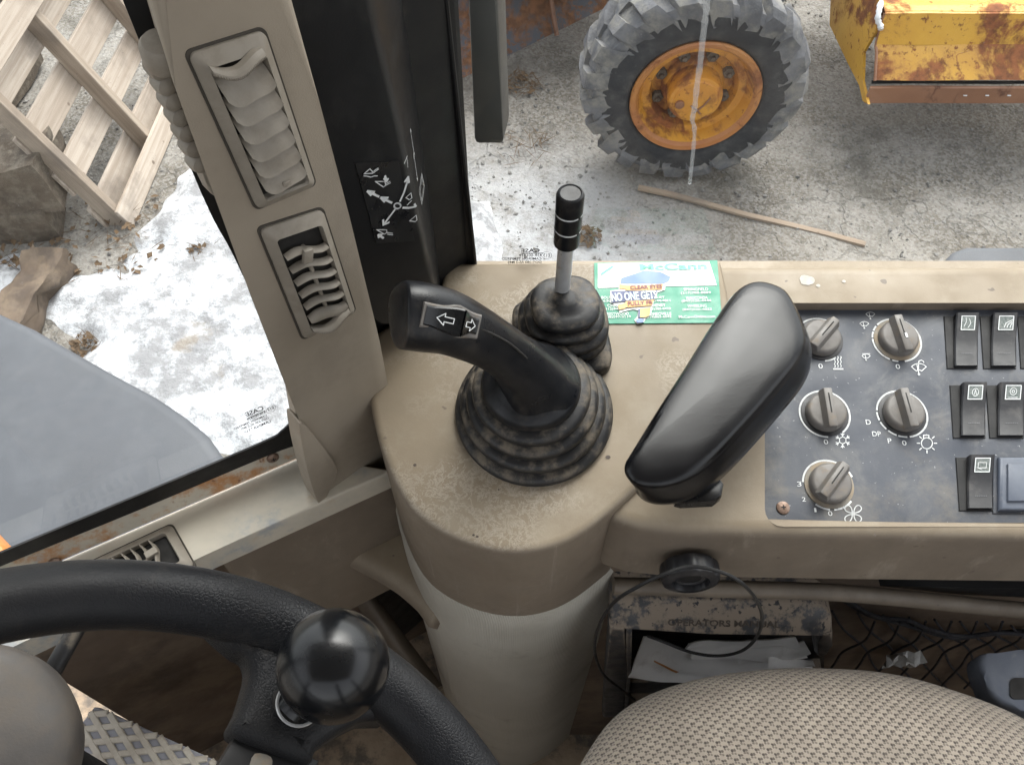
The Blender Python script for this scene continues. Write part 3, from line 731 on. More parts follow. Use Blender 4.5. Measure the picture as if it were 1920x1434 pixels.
bm = bmesh.new(); wp = [V((BX+.002, LY+.012, onY(152, LY+.012))), V((BX+.001, LY+.1, onY(100, LY+.1))), V((BX+.001, LY+.14, onY(80, LY+.14))), V((BX+.001, LY+.17, onY(26, LY+.17)))]
tube(bm, catmull(wp, 5), .007, 8); obj('side_weld', bm, m_rust, ldr)
for k in range(9):
    bm = bmesh.new(); x = BX+.42+.1*k; tube(bm, [V((x, LY-.013, onY(176, LY))), V((x+.016, LY-.014, onY(176, LY)))], .003, 6); 
    obj('edge_weld', bm, m_chrome, ldr)
# ice hanging on the bucket corner
bm = bmesh.new(); ip = [hit(1652, 4, HY(LY+.22)), hit(1648, 22, HY(LY+.16)), hit(1646, 38, HY(LY+.14)), hit(1651, 50, HY(LY+.13)), hit(1651, 56, HY(LY+.12))]
tube(bm, catmull(ip, 4), [.010+.006*((k*7) % 5)/5 for k in range(17)], 8)
m_ice = M('ice', (.75, .77, .8), None, 40, .2, bump=.5); tag(obj('icicle', bm, m_ice), 'short white icicle frozen to the bucket corner', 'icicle')
# machine frame and lift arm behind the wheel, mostly above the picture
bm = bmesh.new(); box(bm, V((WCEN.x+.55, 4.35, GZ+.62)), V((2.6, .5, .22)), None, .02); obj('chassis', bm, m_rust, ldr)
bm = bmesh.new(); box(bm, V((WCEN.x-.1, 3.75, GZ+.50)), V((.16, .9, .16)), None, .02); obj('axle', bm, m_rust, ldr)
bm = bmesh.new(); box(bm, V((WCEN.x+1.3, 4.1, GZ+.75)), V((1.8, .12, .2)), Matrix.Identity(4), .02); obj('lift_arm', bm, m_yellow, ldr)
# blue blade
bl = thing('plow_blade', 'blue grey steel blade with rust streaks standing behind the tyre', 'blade', at(1000, 60, GZ))
p0, p1 = at(835, 163, GZ+.01), at(1190, -12, GZ+.01); d = (p1-p0); d.z = 0; d.normalize(); nb = V((-d.y, d.x, 0)); L = (p1-p0).length
bm = bmesh.new()
solid_sheet(bm, lambda u, v: p0 + d*(L+.8)*(u) - d*.5 + V((0, 0, 1))*(.75*v) + nb*(.20*math.sin(v*math.pi)), 16, 10, nb*-.02)
obj('moldboard', bm, m_blue, bl)
for s_ in (.18, .55, .9):
    bm = bmesh.new(); q = p0+d*L*s_
    tube(bm, [q + V((0, 0, .75*v)) + nb*(.20*math.sin(v*math.pi)-.028) + d*(.10*math.sin(v*2.2)) for v in [k/8 for k in range(9)]], .014, 8); obj('rib', bm, m_rust, bl)
bm = bmesh.new(); q = p0+d*L*.72+V((0, 0, .22))+nb*.1
lathe(bm, [(.15, 0), (.15, .02), (.13, .022)], frame(q, -nb), 32, False, True); obj('boss_plate', bm, m_blue, bl)
bm = bmesh.new(); tube(bm, [q+(d*math.cos(a)+V((0, 0, 1))*math.sin(a))*.152-nb*.018 for a in [k*math.pi/12 for k in range(25)]], .010, 6, False); obj('boss_weld', bm, m_rust, bl)

# ================================================================== cab shell (mostly out of view)
def struct(name, bm, mat, label): return tag(obj(name, bm, mat), label, None, kind='structure')
bm = bmesh.new(); box(bm, V((.1, -.1, FLZ-.03)), V((2.0, 1.46, .06))); struct('cab_floor', bm, m_floor, 'dusty brown cab floor')
bm = bmesh.new(); box(bm, V((.1, -.08, 1.90)), V((1.9, 1.40, .08)), None, .03); struct('cab_roof', bm, m_roof, 'pale cab roof lining')
bm = bmesh.new(); box(bm, V((.45, .62, .2)), V((1.1, .04, 1.02))); struct('side_wall', bm, m_tan, 'cab side wall below the side window')
bm = bmesh.new(); box(bm, V((1.05, -.1, .2)), V((.04, 1.4, 1.0))); struct('rear_wall', bm, m_tan, 'cab rear wall')
bm = bmesh.new(); box(bm, V((.1, -.8, .27)), V((1.8, .04, 1.14))); struct('door_wall', bm, m_tan, 'unseen cab door panel, height set to limit light')  # out of view; height chosen to hold back light from the left
bm = bmesh.new(); box(bm, V((-.82, -.2, .15)), V((.04, 1.0, .9))); struct('front_wall', bm, m_dark, 'cab front wall below the windscreen')
for nm, x, y in (('rear_pillar', 1.0, .58), ('rear_pillar', 1.0, -.78), ('door_pillar', .25, -.78), ('front_pillar', -.8, -.68), ('windscreen_pillar', -.8, .12)):
    bm = bmesh.new(); box(bm, V((x, y, .70)), V((.09, .09, 2.0)), None, .015); struct(nm, bm, m_black, 'black cab pillar')
# front right pillar: steel core
bm = bmesh.new()
back = -TN
core = [V((G0.x, G0.y, 0))+back*.002+TD*.004, V((WC.x-.002, .588, 0)), V((WC.x-.012, .66, 0)), V((G0.x*1.16, G0.y*1.16, 0))+TD*.03]
prism(bm, [p+V((0, 0, 1.70)) for p in core], V((0, 0, -1.75)))
struct('pillar_core', bm, m_black, 'black steel cab pillar between the corner window and the side window')

# ================================================================== side window
win = thing('side_window', 'dusty side window pane behind the levers with faint printed marking', 'window', V((.4, .585, .77)))
def quad(bm, l): bm.faces.new([bm.verts.new(p) for p in l])
bm = bmesh.new(); quad(bm, [V((-.05, .5855, .70)), V((.98, .5855, .70)), V((.98, .5855, 1.68)), V((-.07, .5855, 1.68))]); obj('glass', bm, m_glass, win, recalc=False)
bm = bmesh.new()
fr = hits([(765, -90), (776, 0), (828, 490), (829, 540), (894, 540), (889, 490), (835, 0), (825, -90)], HY(.583)); prism(bm, fr, V((0, .002, 0))); obj('black_border', bm, m_black, win)
bm = bmesh.new(); pth = hits([(826, -90), (836, 0), (890, 490), (893, 520)], HY(.5815)); tube(bm, pth, .0022, 8); obj('rubber_seal', bm, m_black, win)
# mirrored print
bm = bmesh.new(); PW = HY(.584)
text_px('x', 'CASE', (977, 473), (1012, 472), 7, PW, None, None, True, .02, .0006, bm)
ribbons(bm, [hits([(978, 474.5), (1018, 474)], PW)], .0011, V((0, -1, 0)), .0006)
text_px('x', '43R-001439', (974, 480.5), (1016, 480), 5, PW, None, None, True, .012, .0006, bm)
text_px('x', 'CAMERON TEMPERED', (941, 487), (1015, 486.5), 5, PW, None, None, True, .012, .0006, bm)
text_px('x', 'DOT-280 AS-2 M45', (952, 493.5), (1015, 493), 5, PW, None, None, True, .012, .0006, bm)
text_px('x', 'E13', (1019, 481), (1031, 481), 6, PW, None, None, True, .01, .0006, bm)
ribbons(bm, [hits([(1025+9.5*math.cos(R(a)), 478+6.5*math.sin(R(a))) for a in range(0, 361, 20)], PW)], .0004, V((0, -1, 0)), .0006)
obj('printed_marking', bm, m_etch, win, smooth=0, recalc=False)
# dried drip on the pane
bm = bmesh.new(); dp = hits([(1328, -80), (1326, 0), (1322, 40), (1317, 80), (1313, 120), (1307, 160), (1303, 200), (1298, 225), (1302, 240), (1301, 270), (1297, 310), (1293, 345)], HY(.5835))
dq = catmull(dp, 3); tube(bm, dq, [(.0030*(.75+.4*noise.noise(V((k*.9, 0, 0))))*(1 if k < 22 else .75), .0006) for k in range(len(dq))], 8, up=V((0, -1, 0))); obj('dried_drip', bm, m_drip, win)
# exterior mirror bracket
bm = bmesh.new(); bk = hits([(874, -90), (889, 262), (892, 268), (898, 270.5), (938, 270.5), (942, 269), (943, 262), (930, -90)], HY(.66)); prism(bm, bk, V((.006, .035, 0)), .003, 2, True)
tag(obj('mirror_bracket', bm, m_mirror), 'dark grey upright bracket hanging outside the side window', 'bracket')

# ================================================================== corner window
cw = thing('corner_window', 'corner window pane looking onto snow and pallet with faint printed marking', 'window', G0)
bm = bmesh.new()
quad(bm, [G0-TD*0+V((0, 0, -.02))+GN*.0-GD*.03, G0+GD*.9+V((0, 0, -.02)), G0+GD*.9+V((0, 0, .97)), G0-GD*.03+V((0, 0, .97))]); obj('glass', bm, m_glass, cw, recalc=False)
inn = catmull([V((x, y, 0)) for x, y in ((193, -90), (230, 0), (379, 366), (440, 484), (527, 676), (551, 738), (556, 764), (548, 788), (527, 810), (490, 831), (250, 933), (0, 1037), (-150, 1100))], 4)
otr = catmull([V((x, y, 0)) for x, y in ((300, -90), (336, 0), (480, 366), (530, 484), (590, 676), (606, 738), (605, 775), (590, 812), (562, 832), (500, 855), (258, 957), (0, 1062), (-150, 1126))], 4)
bm = bmesh.new(); gp1 = shift(GLS, .003); I = [hit(p.x, p.y, gp1) for p in inn]; O = [hit(p.x, p.y, gp1) for p in otr]
a = [bm.verts.new(p) for p in I]; b = [bm.verts.new(p) for p in O]; c = [bm.verts.new(p-GN*.002) for p in I]
for k in range(len(I)-1): bm.faces.new((a[k], a[k+1], b[k+1], b[k])); bm.faces.new((a[k], c[k], c[k+1], a[k+1]))
obj('rubber_seal', bm, m_black, cw)
bm = bmesh.new(); PG = shift(GLS, .001)
def gt(s, p0, p1, h): text_px('x', s, p0, p1, h, PG, None, None, True, .012, .0006, bm)
gt('CASE', (462, 781), (495, 767), 8); ribbons(bm, [hits([(463, 784), (497, 769)], PG)], .0012, GN, .0006)
gt('43R-001439', (464, 788), (499, 773), 4); gt('CAMERON TEMPERED', (440, 805), (501, 779), 4); gt('DOT-280 AS-2 M45', (452, 806), (504, 784), 4); gt('LAMINATED', (459, 811), (508, 790), 4); gt('E13', (503, 770), (514, 765), 5)
ribbons(bm, [hits([(508+9*math.cos(R(q)), 766+6*math.sin(R(q))-.4*9*math.cos(R(q))) for q in range(0, 361, 24)], PG)], .0004, GN, .0006)
obj('printed_marking', bm, m_etch, cw, smooth=0, recalc=False)

# ================================================================== sill ledge under the corner window
led = thing('window_ledge', 'stained cream painted ledge below the corner window with rusty screw strip', 'ledge', at(300, 1050, .62))
def ribbon_solid(nm, pts0, pts1, vec, mat, par=None, bev=0, subdiv=10):
    bm = bmesh.new(); prism(bm, pts0+pts1[::-1], vec, bev, 2); return obj(nm, bm, mat, par or led)
LZ = .655
sa, sb = at(566, 838, LZ+.012), at(-200, 1168, LZ+.012)
st0 = [at(560, 815, .690), at(-200, 1140, .690)]; st1 = [at(572, 852, LZ+.004), at(-200, 1186, LZ+.004)]
bm = bmesh.new()
nrm = (st0[1]-st0[0]).cross(st1[0]-st0[0]).normalized(); nrm = nrm if nrm.z > 0 else -nrm
prism(bm, [st0[0], st0[1], st1[1], st1[0]], -nrm*.004); strip = obj('metal_strip', bm, m_strip, led)
for px, py in ((511, 857), (103, 1053)):
    pl_ = (st0[0], nrm); q = hit(px, py, pl_); bm = bmesh.new(); m = frame(q+nrm*.0005, nrm)
    lathe(bm, [(.0062, 0), (.006, .0015), (.0042, .003), (.0015, .0034)], m, 20, True, True); sc = obj('screw', bm, m_screw, led)
    bm = bmesh.new(); box(bm, V((0, 0, .0034)), V((.0046, .0011, .0006)), m); box(bm, V((0, 0, .00345)), V((.0011, .0046, .0006)), m); obj('cross_slot', bm, m_cavity, sc)
LP = HZ(LZ)
l0 = hits([(572, 850), (-200, 1184)], LP); l1 = hits([(740, 880), (385, 1040), (0, 1224), (-200, 1318)], LP)
bm = bmesh.new(); prism(bm, l0+l1[::-1], V((0, 0, -.034)), .005, 3); obj('ledge_top', bm, m_ledge, led)
# wall below the ledge
w0 = [p+V((.0, .012, -.03)) for p in l1]; bm = bmesh.new()
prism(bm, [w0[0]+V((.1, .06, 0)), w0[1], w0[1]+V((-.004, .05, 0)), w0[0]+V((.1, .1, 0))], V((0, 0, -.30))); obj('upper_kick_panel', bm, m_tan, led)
bm = bmesh.new(); ow = -GN*.125
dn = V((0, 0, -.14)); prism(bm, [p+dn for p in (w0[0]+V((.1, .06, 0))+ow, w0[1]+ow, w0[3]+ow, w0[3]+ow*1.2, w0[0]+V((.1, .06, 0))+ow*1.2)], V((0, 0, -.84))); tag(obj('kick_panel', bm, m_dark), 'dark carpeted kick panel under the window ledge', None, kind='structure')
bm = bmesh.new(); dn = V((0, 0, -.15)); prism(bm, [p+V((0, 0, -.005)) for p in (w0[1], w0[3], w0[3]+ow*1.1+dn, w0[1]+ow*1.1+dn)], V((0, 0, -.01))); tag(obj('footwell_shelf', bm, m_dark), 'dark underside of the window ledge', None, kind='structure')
# ledge vent
def vent(par, corners, n, kind, nsl, name='air_vent', dep=.008, bezel=.13):
    """louvre vent; corners TL,TR,BR,BL in 3D on a face with normal n"""
    TL, TR, BR, BL = corners
    def S(s, r, h): return TL*(1-s)*(1-r)+TR*s*(1-r)+BR*s*r+BL*(1-s)*r + n*h
    root = None
    def rr(i0, i1, k=5, cr=.10, asp=.45):
        out = []
        for cx, cy, a0 in ((1-cr-i0, cr*asp+i1, -90), (1-cr-i0, 1-cr*asp-i1, 0), (cr+i0, 1-cr*asp-i1, 90), (cr+i0, cr*asp+i1, 180)):
            for q in range(k+1): a = R(a0+90*q/k); out.append((cx+cr*math.cos(a), cy+cr*asp*math.sin(a)))
        return out
    bm = bmesh.new(); lo = rr(-.035, -.014); prism(bm, [S(s, r, .0008) for s, r in lo], -n*.004); g_ = obj('vent_groove', bm, m_groove, par)
    A = rr(0, 0); B = rr(.02, .008); Cc = rr(bezel, .07, cr=.06); D = rr(bezel+.015, .078, cr=.05)
    bm = bmesh.new(); rings = []
    for lp, h in ((A, -.002), (A, .0022), (B, .0036), (Cc, dep*.95), (D, dep*.75), (D, .0012)): rings.append([bm.verts.new(S(s, r, h)) for s, r in lp])
    for k in range(len(rings)-1):
        for i in range(len(A)): add_face(bm, (rings[k][i], rings[k][(i+1) % len(A)], rings[k+1][(i+1) % len(A)], rings[k+1][i]))
    bz = obj('vent_bezel', bm, m_vent, par, 30)
    bm = bmesh.new(); prism(bm, [S(s, r, .0014) for s, r in D], -n*.001); obj('vent_cavity', bm, m_cavity, bz)
    s0, s1 = bezel+.03, 1-bezel-.03
    for i in range(nsl):
        bm = bmesh.new()
        if kind == 'closed':
            r0 = .15+.70*i/nsl; hh = .70/nsl*1.12
            def f(u, v):
                s = s0+(s1-s0)*u; e = abs(2*u-1)
                r = r0+hh*v*(1-.34*e**5) + .012*math.sin(u*5.5+.6)*v
                return S(s, r, .0016+.0105*v + .0006*math.sin(v*3.1))
            solid_sheet(bm, f, 12, 6, n*.0011)
        else:
            r0 = .17+.68*(i+.35)/nsl; hh = .030 if i < nsl-1 else .075
            def f(u, v):
                s = s0+(s1-s0)*u; e = 2*u-1
                r = r0 + .022*math.sin(e*2.6) - .012*math.cos(e*3.0) + hh*v*(1-.55*abs(e)**3)
                return S(s, r, .002+.0085*math.sin(.5+v*1.3))
            solid_sheet(bm, f, 14, 4, n*.0012)
        obj('vent_slat', bm, m_vent, bz, 50)
    # ribbed thumb wheel
    bm = bmesh.new(); e0 = .055 if kind == 'closed' else .86
    def f(u, v):
        s = .14+.70*u; wave = .018*math.sin(u*6.0)+.02*math.sin(u*math.pi)
        return S(s, e0+.055*v+wave, dep+.003*math.sin(v*math.pi)+.0045*math.sin(u*math.pi)+ (.0009 if int(u*56) % 2 and .55 < v < .99 else 0))
    solid_sheet(bm, f, 56, 6, n*.004); obj('thumb_wheel', bm, m_vent, bz, 25)
    bm = bmesh.new()
    if kind == 'closed':
        box(bm, V((0, 0, 0)), V((.006, .0045, .005)), frame(S(.5, .845, .009), n, TR-TL), .001)
    else:
        tube(bm, [S(.5, .2, .0045), S(.52, .8, .0045)], .0016, 6)
        box(bm, V((0, 0, 0)), V((.0075, .012, .004)), frame(S(.47, .235, .011), n, TR-TL), .001)
    obj('vent_tab', bm, m_vent, bz)
    return bz

lvp = hits([(322, 984), (366, 1062), (150, 1165), (90, 1092)], shift(LP, .0)); vent(led, [lvp[0], lvp[1], lvp[2], lvp[3]], V((0, 0, 1)), 'open', 9, bezel=.16)

# ================================================================== pillar trim with vents
trm = thing('pillar_trim', 'beige moulded pillar trim with two louvred air vents', 'pillar trim', hit(640, 930, TRM))
pp = [(246, -120), (330, 170), (402, 368), (470, 555), (540, 735), (562, 790), (570, 840), (578, 890), (590, 935), (603, 948), (640, 935), (745, 882), (735, 760), (712, 640), (702, 598), (655, 405), (600, 195), (518, -120)]
loop = hits(pp, TRM); bm = bmesh.new()
prism(bm, loop, V((-.40, .92, 0))*.052, .011, 5); obj('trim_body', bm, m_trim, trm, 60)
c1 = hits([(349, 99), (492, 54), (589, 344), (480, 390)], TRM); vent(trm, c1, TN, 'closed', 6)
c2 = hits([(484, 428), (602, 390), (664, 582), (568, 634)], TRM); vent(trm, c2, TN, 'open', 6)
# pale foot lobe of the trim
bm = bmesh.new(); fo = hits([(562, 795), (575, 800), (600, 830), (628, 870), (632, 888), (622, 910), (606, 944), (598, 944), (586, 915), (574, 870), (566, 830)], shift(TRM, .004)); prism(bm, catmull(fo, 3, True), -TN*.02, .003, 3); obj('trim_foot', bm, m_trim, trm)
# side vent seen edge on
SV = shift(TRM, -.022)
bm = bmesh.new(); prism(bm, hits([(302, 76), (320, 84), (352, 150), (420, 370), (410, 374), (398, 366), (388, 345), (300, 130)], SV), -TN*.012, .002, 2); sv = obj('side_vent', bm, m_vent, trm)
for k in range(7):
    t = k/6; x = 296+t*76; y = 128+t*176; bm = bmesh.new(); c = hit(x, y, shift(SV, -.003))
    m = frame(c, TN, TD); lathe(bm, [(.0062, -.006), (.0066, 0), (.0055, .004), (.002, .006)], m @ Matrix.Diagonal((1, 1.05, 1, 1)), 14, True, True); obj('side_vent_slat', bm, m_vent, sv)
bm = bmesh.new(); c = hit(304, 100, SV); m = frame(c, V((0, 0, 1)).lerp(TN, .2), TD); lathe(bm, [(.010, -.008), (.0112, -.006), (.0112, .006), (.009, .009), (.003, .010)], m, 24, True, True, wob=lambda a, h: 1+.02*(math.sin(a*24) > 0)); obj('thumb_wheel', bm, m_vent, sv)

# ================================================================== charcoal pillar cover with pictogram decal
chp = thing('pillar_cover', 'charcoal plastic pillar cover with white lever pictograms', 'pillar cover', hit(740, 600, CHA))
rowsY = [-120, -20, 80, 180, 280, 360, 430, 490, 530, 560, 585, 600, 607]
def interp(t, x):
    for (x0, y0), (x1, y1) in zip(t[:-1], t[1:]):
        if x <= x1: return y0+(y1-y0)*(x-x0)/(x1-x0)
    return t[-1][1]
Lx = [(-120, 512), (600, 697), (640, 712)]; Rx = [(-120, 668), (60, 706), (210, 743), (340, 771), (470, 800), (540, 815), (640, 832)]; Qx = [(-120, 752), (0, 774), (490, 826), (640, 836)]
bm = bmesh.new(); rows = []
for y in rowsY:
    l = interp(Lx, y) + max(0, (y-575)/32)**2*16; r = interp(Rx, y); q = interp(Qx, y)
    A_ = hit(l, y, CHA); B_ = hit(r, y, CHA); C_ = hit(q, y, HY(.576))
    row = [A_, A_.lerp(B_, .25), A_.lerp(B_, .5), A_.lerp(B_, .75), A_.lerp(B_, .92)]
    for k in range(1, 6):
        t = k/6; p = A_.lerp(B_, .92)*(1-t)**2 + B_*2*t*(1-t) + B_.lerp(C_, .15)*t*t; row.append(p)
    row += [B_.lerp(C_, .2), B_.lerp(C_, .6), C_]
    rows.append(row)
fv = [[bm.verts.new(p) for p in r] for r in rows]; bv = [[bm.verts.new(p-TN*.008) for p in r] for r in rows]
nr, nc = len(rows), len(rows[0])
for i in range(nr-1):
    for j in range(nc-1): bm.faces.new((fv[i][j], fv[i][j+1], fv[i+1][j+1], fv[i+1][j])); bm.faces.new((bv[i][j], bv[i+1][j], bv[i+1][j+1], bv[i][j+1]))
for i in range(nr-1):
    bm.faces.new((fv[i][0], fv[i+1][0], bv[i+1][0], bv[i][0])); bm.faces.new((fv[i][-1], bv[i][-1], bv[i+1][-1], fv[i+1][-1]))
for j in range(nc-1): bm.faces.new((fv[-1][j], fv[-1][j+1], bv[-1][j+1], bv[-1][j])); bm.faces.new((fv[0][j], bv[0][j], bv[0][j+1], fv[0][j+1]))
obj('cover_body', bm, m_char, chp, 60)
DA = shift(CHA, .0006)
bm = bmesh.new(); prism(bm, hits([(666, 306), (729, 304), (747, 300), (778, 452), (706, 457)], shift(CHA, .0008)), -TN*.0006); m_decal = M('decal_black', (.012, .0125, .014), None, 30, .32); dec = obj('decal', bm, m_decal, chp, 0)
def circ(cx, cy, rx, ry=None, a0=0, a1=360, st=20):
    return [(cx+rx*math.cos(R(a)), cy+(ry or rx)*math.sin(R(a))) for a in range(a0, a1+1, st)]
def zz(l, ox, oy, s): return [[(ox+x*s, oy+y*s) for x, y in p] for p in l]
k_ = 200/1103
def zl(*ls): return [[(640+x*k_, 220+y*k_) for x, y in l] for l in ls]
thin = zl([(228, 583), (290, 530), (320, 560), (322, 575), (228, 583)], [(322, 560), (375, 522)], [(330, 570), (380, 532)], [(228, 603), (260, 605), (300, 615), (335, 603), (368, 603)],
          [(345, 660), (445, 662), (455, 700), (430, 718), (345, 660)], [(455, 685), (498, 660)], [(460, 697), (502, 675)], [(358, 1158), (465, 1160), (465, 1190), (440, 1205), (358, 1158)], [(470, 1188), (525, 1196)], [(472, 1205), (527, 1213)],
          [(700, 1068), (770, 1010), (778, 1060), (760, 1075), (700, 1068)], [(662, 828), (715, 780), (725, 830), (700, 850), (662, 828)], [(675, 905), (722, 858)])
thick = zl([(515, 880), (400, 825)], [(400, 825), (475, 828)], [(400, 825), (440, 868)], [(380, 815), (262, 758)], [(262, 758), (335, 765)], [(262, 758), (300, 800)], [(545, 950), (428, 1105)], [(428, 1105), (425, 1055)], [(428, 1105), (485, 1080)],
           [(600, 860), (640, 770), (668, 680), (682, 610)], [(682, 610), (648, 660)], [(682, 610), (690, 668)], [(628, 928), (690, 930), (762, 915)], [(762, 915), (748, 890)], [(442, 600), (458, 655)], [(458, 655), (432, 625)], [(458, 655), (472, 628)], [(372, 1205), (410, 1205)], [(372, 1205), (378, 1235)], [(378, 1210), (424, 1240)])
PD = shift(CHA, .0012)
for i0, i1 in ((0, 4), (4, 7), (7, 10), (10, 11), (11, 13)): strokes_px('pictogram', thin[i0:i1], .0008, PD, m_white, dec)
strokes_px('pictogram_arrows', thick, .0019, PD, m_white, dec, .0008)
strokes_px('pictogram_ring', [[(640+(572+34*math.cos(R(a)))*k_, 220+(910+28*math.sin(R(a)))*k_) for a in range(0, 361, 20)]], .0015, PD, m_white, dec, .001)
CB0, CB1 = hit(interp(Rx, 250), 250, CHA), hit(interp(Rx, 430), 430, CHA); CC0 = hit(interp(Qx, 250), 250, HY(.576))
bn = (CB1-CB0).cross(CC0-CB0).normalized(); bn = bn if bn.dot(CAM-CB0) > 0 else -bn; PBF = (CB0+bn*.0025, bn)
strokes_px('pictogram_side_lines', zl([(705, 120), (742, 360)], [(748, 430), (782, 660)], [(705, 120), (715, 150)], [(782, 660), (772, 630)], [(742, 360), (736, 395), (742, 432), (750, 395), (742, 360)], [(822, 580), (850, 720), (824, 900), (796, 770), (822, 580)], [(822, 610), (840, 720), (824, 860), (808, 770), (822, 610)], [(640, 480), (672, 400)], [(668, 430), (678, 520)]), .0006, PBF, m_white, dec)

# ================================================================== right hand console
con = thing('side_console', 'dusty tan moulded side console with rounded lever pod', 'console', at(1000, 1000, 0) )
podpx = [(834, 490), (826, 535), (770, 580), (705, 622), (688, 662), (687, 710), (696, 770), (712, 835), (738, 900), (770, 952), (815, 990), (870, 1017), (930, 1033), (990, 1035), (1050, 1021), (1100, 995), (1140, 965), (1172, 938)]
podR = [(1215, 895), (1280, 810), (1345, 700), (1372, 600), (1366, 545), (1353, 487)]
pl0 = hits(podpx, CON)
curve = catmull(pl0[2:], 4)
podloop = pl0[:2] + curve + hits(podR, CON)
def dec_loop(lp, mind=.002):
    out = [lp[0]]
    for p in lp[1:]:
        if (p-out[-1]).length > mind: out.append(p)
    return out
podloop = dec_loop(podloop); bm = bmesh.new()
shell(bm, podloop, CN, .008, lambda p: V((p.x, p.y+.004, .538 if p.x < .12 else .62)), 5)
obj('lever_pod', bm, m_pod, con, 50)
conpx = [(1150, 493), (1400, 493), (1700, 493), (2900, 493), (2900, 1022), (1700, 1008), (1400, 1003), (1280, 1000), (1200, 992), (1150, 975), (1110, 900)]
cl = hits(conpx, CONR); hole = hits(rounded_rect_px(1434, 568, 2150, 987, 34), CONR)
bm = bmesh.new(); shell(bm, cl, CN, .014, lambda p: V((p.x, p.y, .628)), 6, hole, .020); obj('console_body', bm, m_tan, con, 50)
# fabric wrapped column under the pod
cen = sum((p for p in podloop), V((0, 0, 0)))/len(podloop)
colp = [V((p.x, p.y, 0)) for p in podloop if p.x < .13]; 
cc = V((.005, .42, 0)); bm = bmesh.new(); rings = []
lv = [(.56, .965), (.545, 1.0), (.535, 1.012), (.51, 1.012), (.45, 1.018), (.36, 1.018), (.25, 1.015), (.0, 1.0), (FLZ, .985)]
for z, s in lv: rings.append([bm.verts.new(V((cc.x+(p.x-cc.x)*s, cc.y+(p.y-cc.y)*s, z))) for p in colp])
for k in range(len(rings)-1):
    for i in range(len(colp)): add_face(bm, (rings[k][i], rings[k][(i+1) % len(colp)], rings[k+1][(i+1) % len(colp)], rings[k+1][i]))
add_face(bm, rings[0]); obj('fabric_column', bm, m_weave, con, 60)
# moulded cover between column and ledge
bm = bmesh.new(); hb = hits([(610, 1003), (640, 985), (760, 925), (850, 960), (850, 1100), (812, 1168), (780, 1135), (742, 1102), (700, 1076), (650, 1050), (620, 1030)], HZ(.47))
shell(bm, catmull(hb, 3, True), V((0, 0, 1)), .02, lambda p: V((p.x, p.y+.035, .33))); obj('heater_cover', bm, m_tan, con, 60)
bm = bmesh.new(); solid_sheet(bm, lambda u, v: at(660, 1120, .2)*(1-u)*(1-v)+at(700, 1112, .2)*u*(1-v)+at(830, 1285, .12)*u*v+at(790, 1320, .12)*(1-u)*v+V((0, 0, .02*math.sin(u*3.1))), 8, 10, V((0, 0, .006)))
tag(obj('floor_mat_flap', bm, m_welt), 'curled tan edge of the floor mat beside the column', 'floor mat')
# lower panel behind the manual holder
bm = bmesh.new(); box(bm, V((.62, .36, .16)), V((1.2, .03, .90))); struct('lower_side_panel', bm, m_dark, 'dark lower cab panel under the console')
bm = bmesh.new(); wl = hits([(1150, 1098), (1250, 1100), (1350, 1104), (1450, 1106), (1560, 1110), (1660, 1118), (1760, 1128), (1880, 1140), (2050, 1155)], HY(.305)); 
tube(bm, catmull(wl, 4), [(.009, .009)]*33, 10); tag(obj('edge_welt', bm, m_welt), 'padded tan vinyl welt running under the console front', 'welt')
bm = bmesh.new(); prism(bm, hits([(1650, 1098), (2100, 1106), (2100, 1128), (1800, 1114)], HY(.318)), V((0, .012, 0))); tag(obj('panel_gap_trim', bm, m_black), 'black trim strip in the gap under the console', 'trim')

# ================================================================== switch panel
pan = thing('switch_panel', 'dark grey instrument plate with five rotary knobs and rocker switches', 'switch panel', hit(1650, 780, PAN))
hp = hits(rounded_rect_px(1420, 566, 2150, 1005, 32), shift(CON, -.0285)); bm = bmesh.new(); prism(bm, hp, CN*.0045, 0); obj('face_plate', bm, m_panel, pan)
PAN = shift(CON, -.0240)
def knob(px, py, ang, ring, pale=False):
    c = hit(px, py, PAN); m = frame(c, CN, V((1, 0, 0)))
    bm = bmesh.new(); lathe(bm, [(.0225, 0), (.0225, .0012), (.0205, .0016)], m, 40, True, True); sk = obj('knob_skirt', bm, m_knobpale if pale else m_switch, pan)
    bm = bmesh.new(); lathe(bm, [(.0190, .0017), (.0186, .0075), (.0172, .0098), (.0155, .0104)], m, 40, True, True)
    kb = obj('rotary_knob', bm, m_knob, pan)
    mr = m @ Matrix.Rotation(R(ang), 4, 'Z')
    bm = bmesh.new(); box(bm, V((0, 0, .0135)), V((.0135, .0395, .0095)), mr, .0018, 2)
    for v in bm.verts:
        q = mr.inverted() @ v.co
        if q.z > .016: q.x *= .62; v.co = mr @ q
    gb = obj('grip_bar', bm, m_knob, kb)
    bm = bmesh.new(); box(bm, V((.0, .004, .0183)), V((.0012, .020, .0004)), mr); obj('pointer_slot', bm, m_cavity, kb)
    for a0, a1 in ring:
        bm = bmesh.new(); n_ = max(3, int((a1-a0)/6)); ribbons(bm, [[m @ V((.0236*math.cos(R(a0+(a1-a0)*i/n_)), .0236*math.sin(R(a0+(a1-a0)*i/n_)), 0)) for i in range(n_+1)]], .0017, CN, .0005)
        obj('printed_arc', bm, m_white, pan, 0, recalc=False)
    return m
knob(1537, 637, -42, [(40, 165), (-85, -60)])
mk2 = knob(1681, 638, 6, [(-80, 75), (80, 132), (140, 152), (158, 172), (178, 242), (250, 262)], True)
knob(1546, 776, 0, [(-52, 268)])
knob(1691, 776, 4, [(-82, 170), (177, 195), (202, 220), (228, 246), (252, 270)])
knob(1554, 909, -40, [(20, 172), (232, 262), (274, 318)], True)
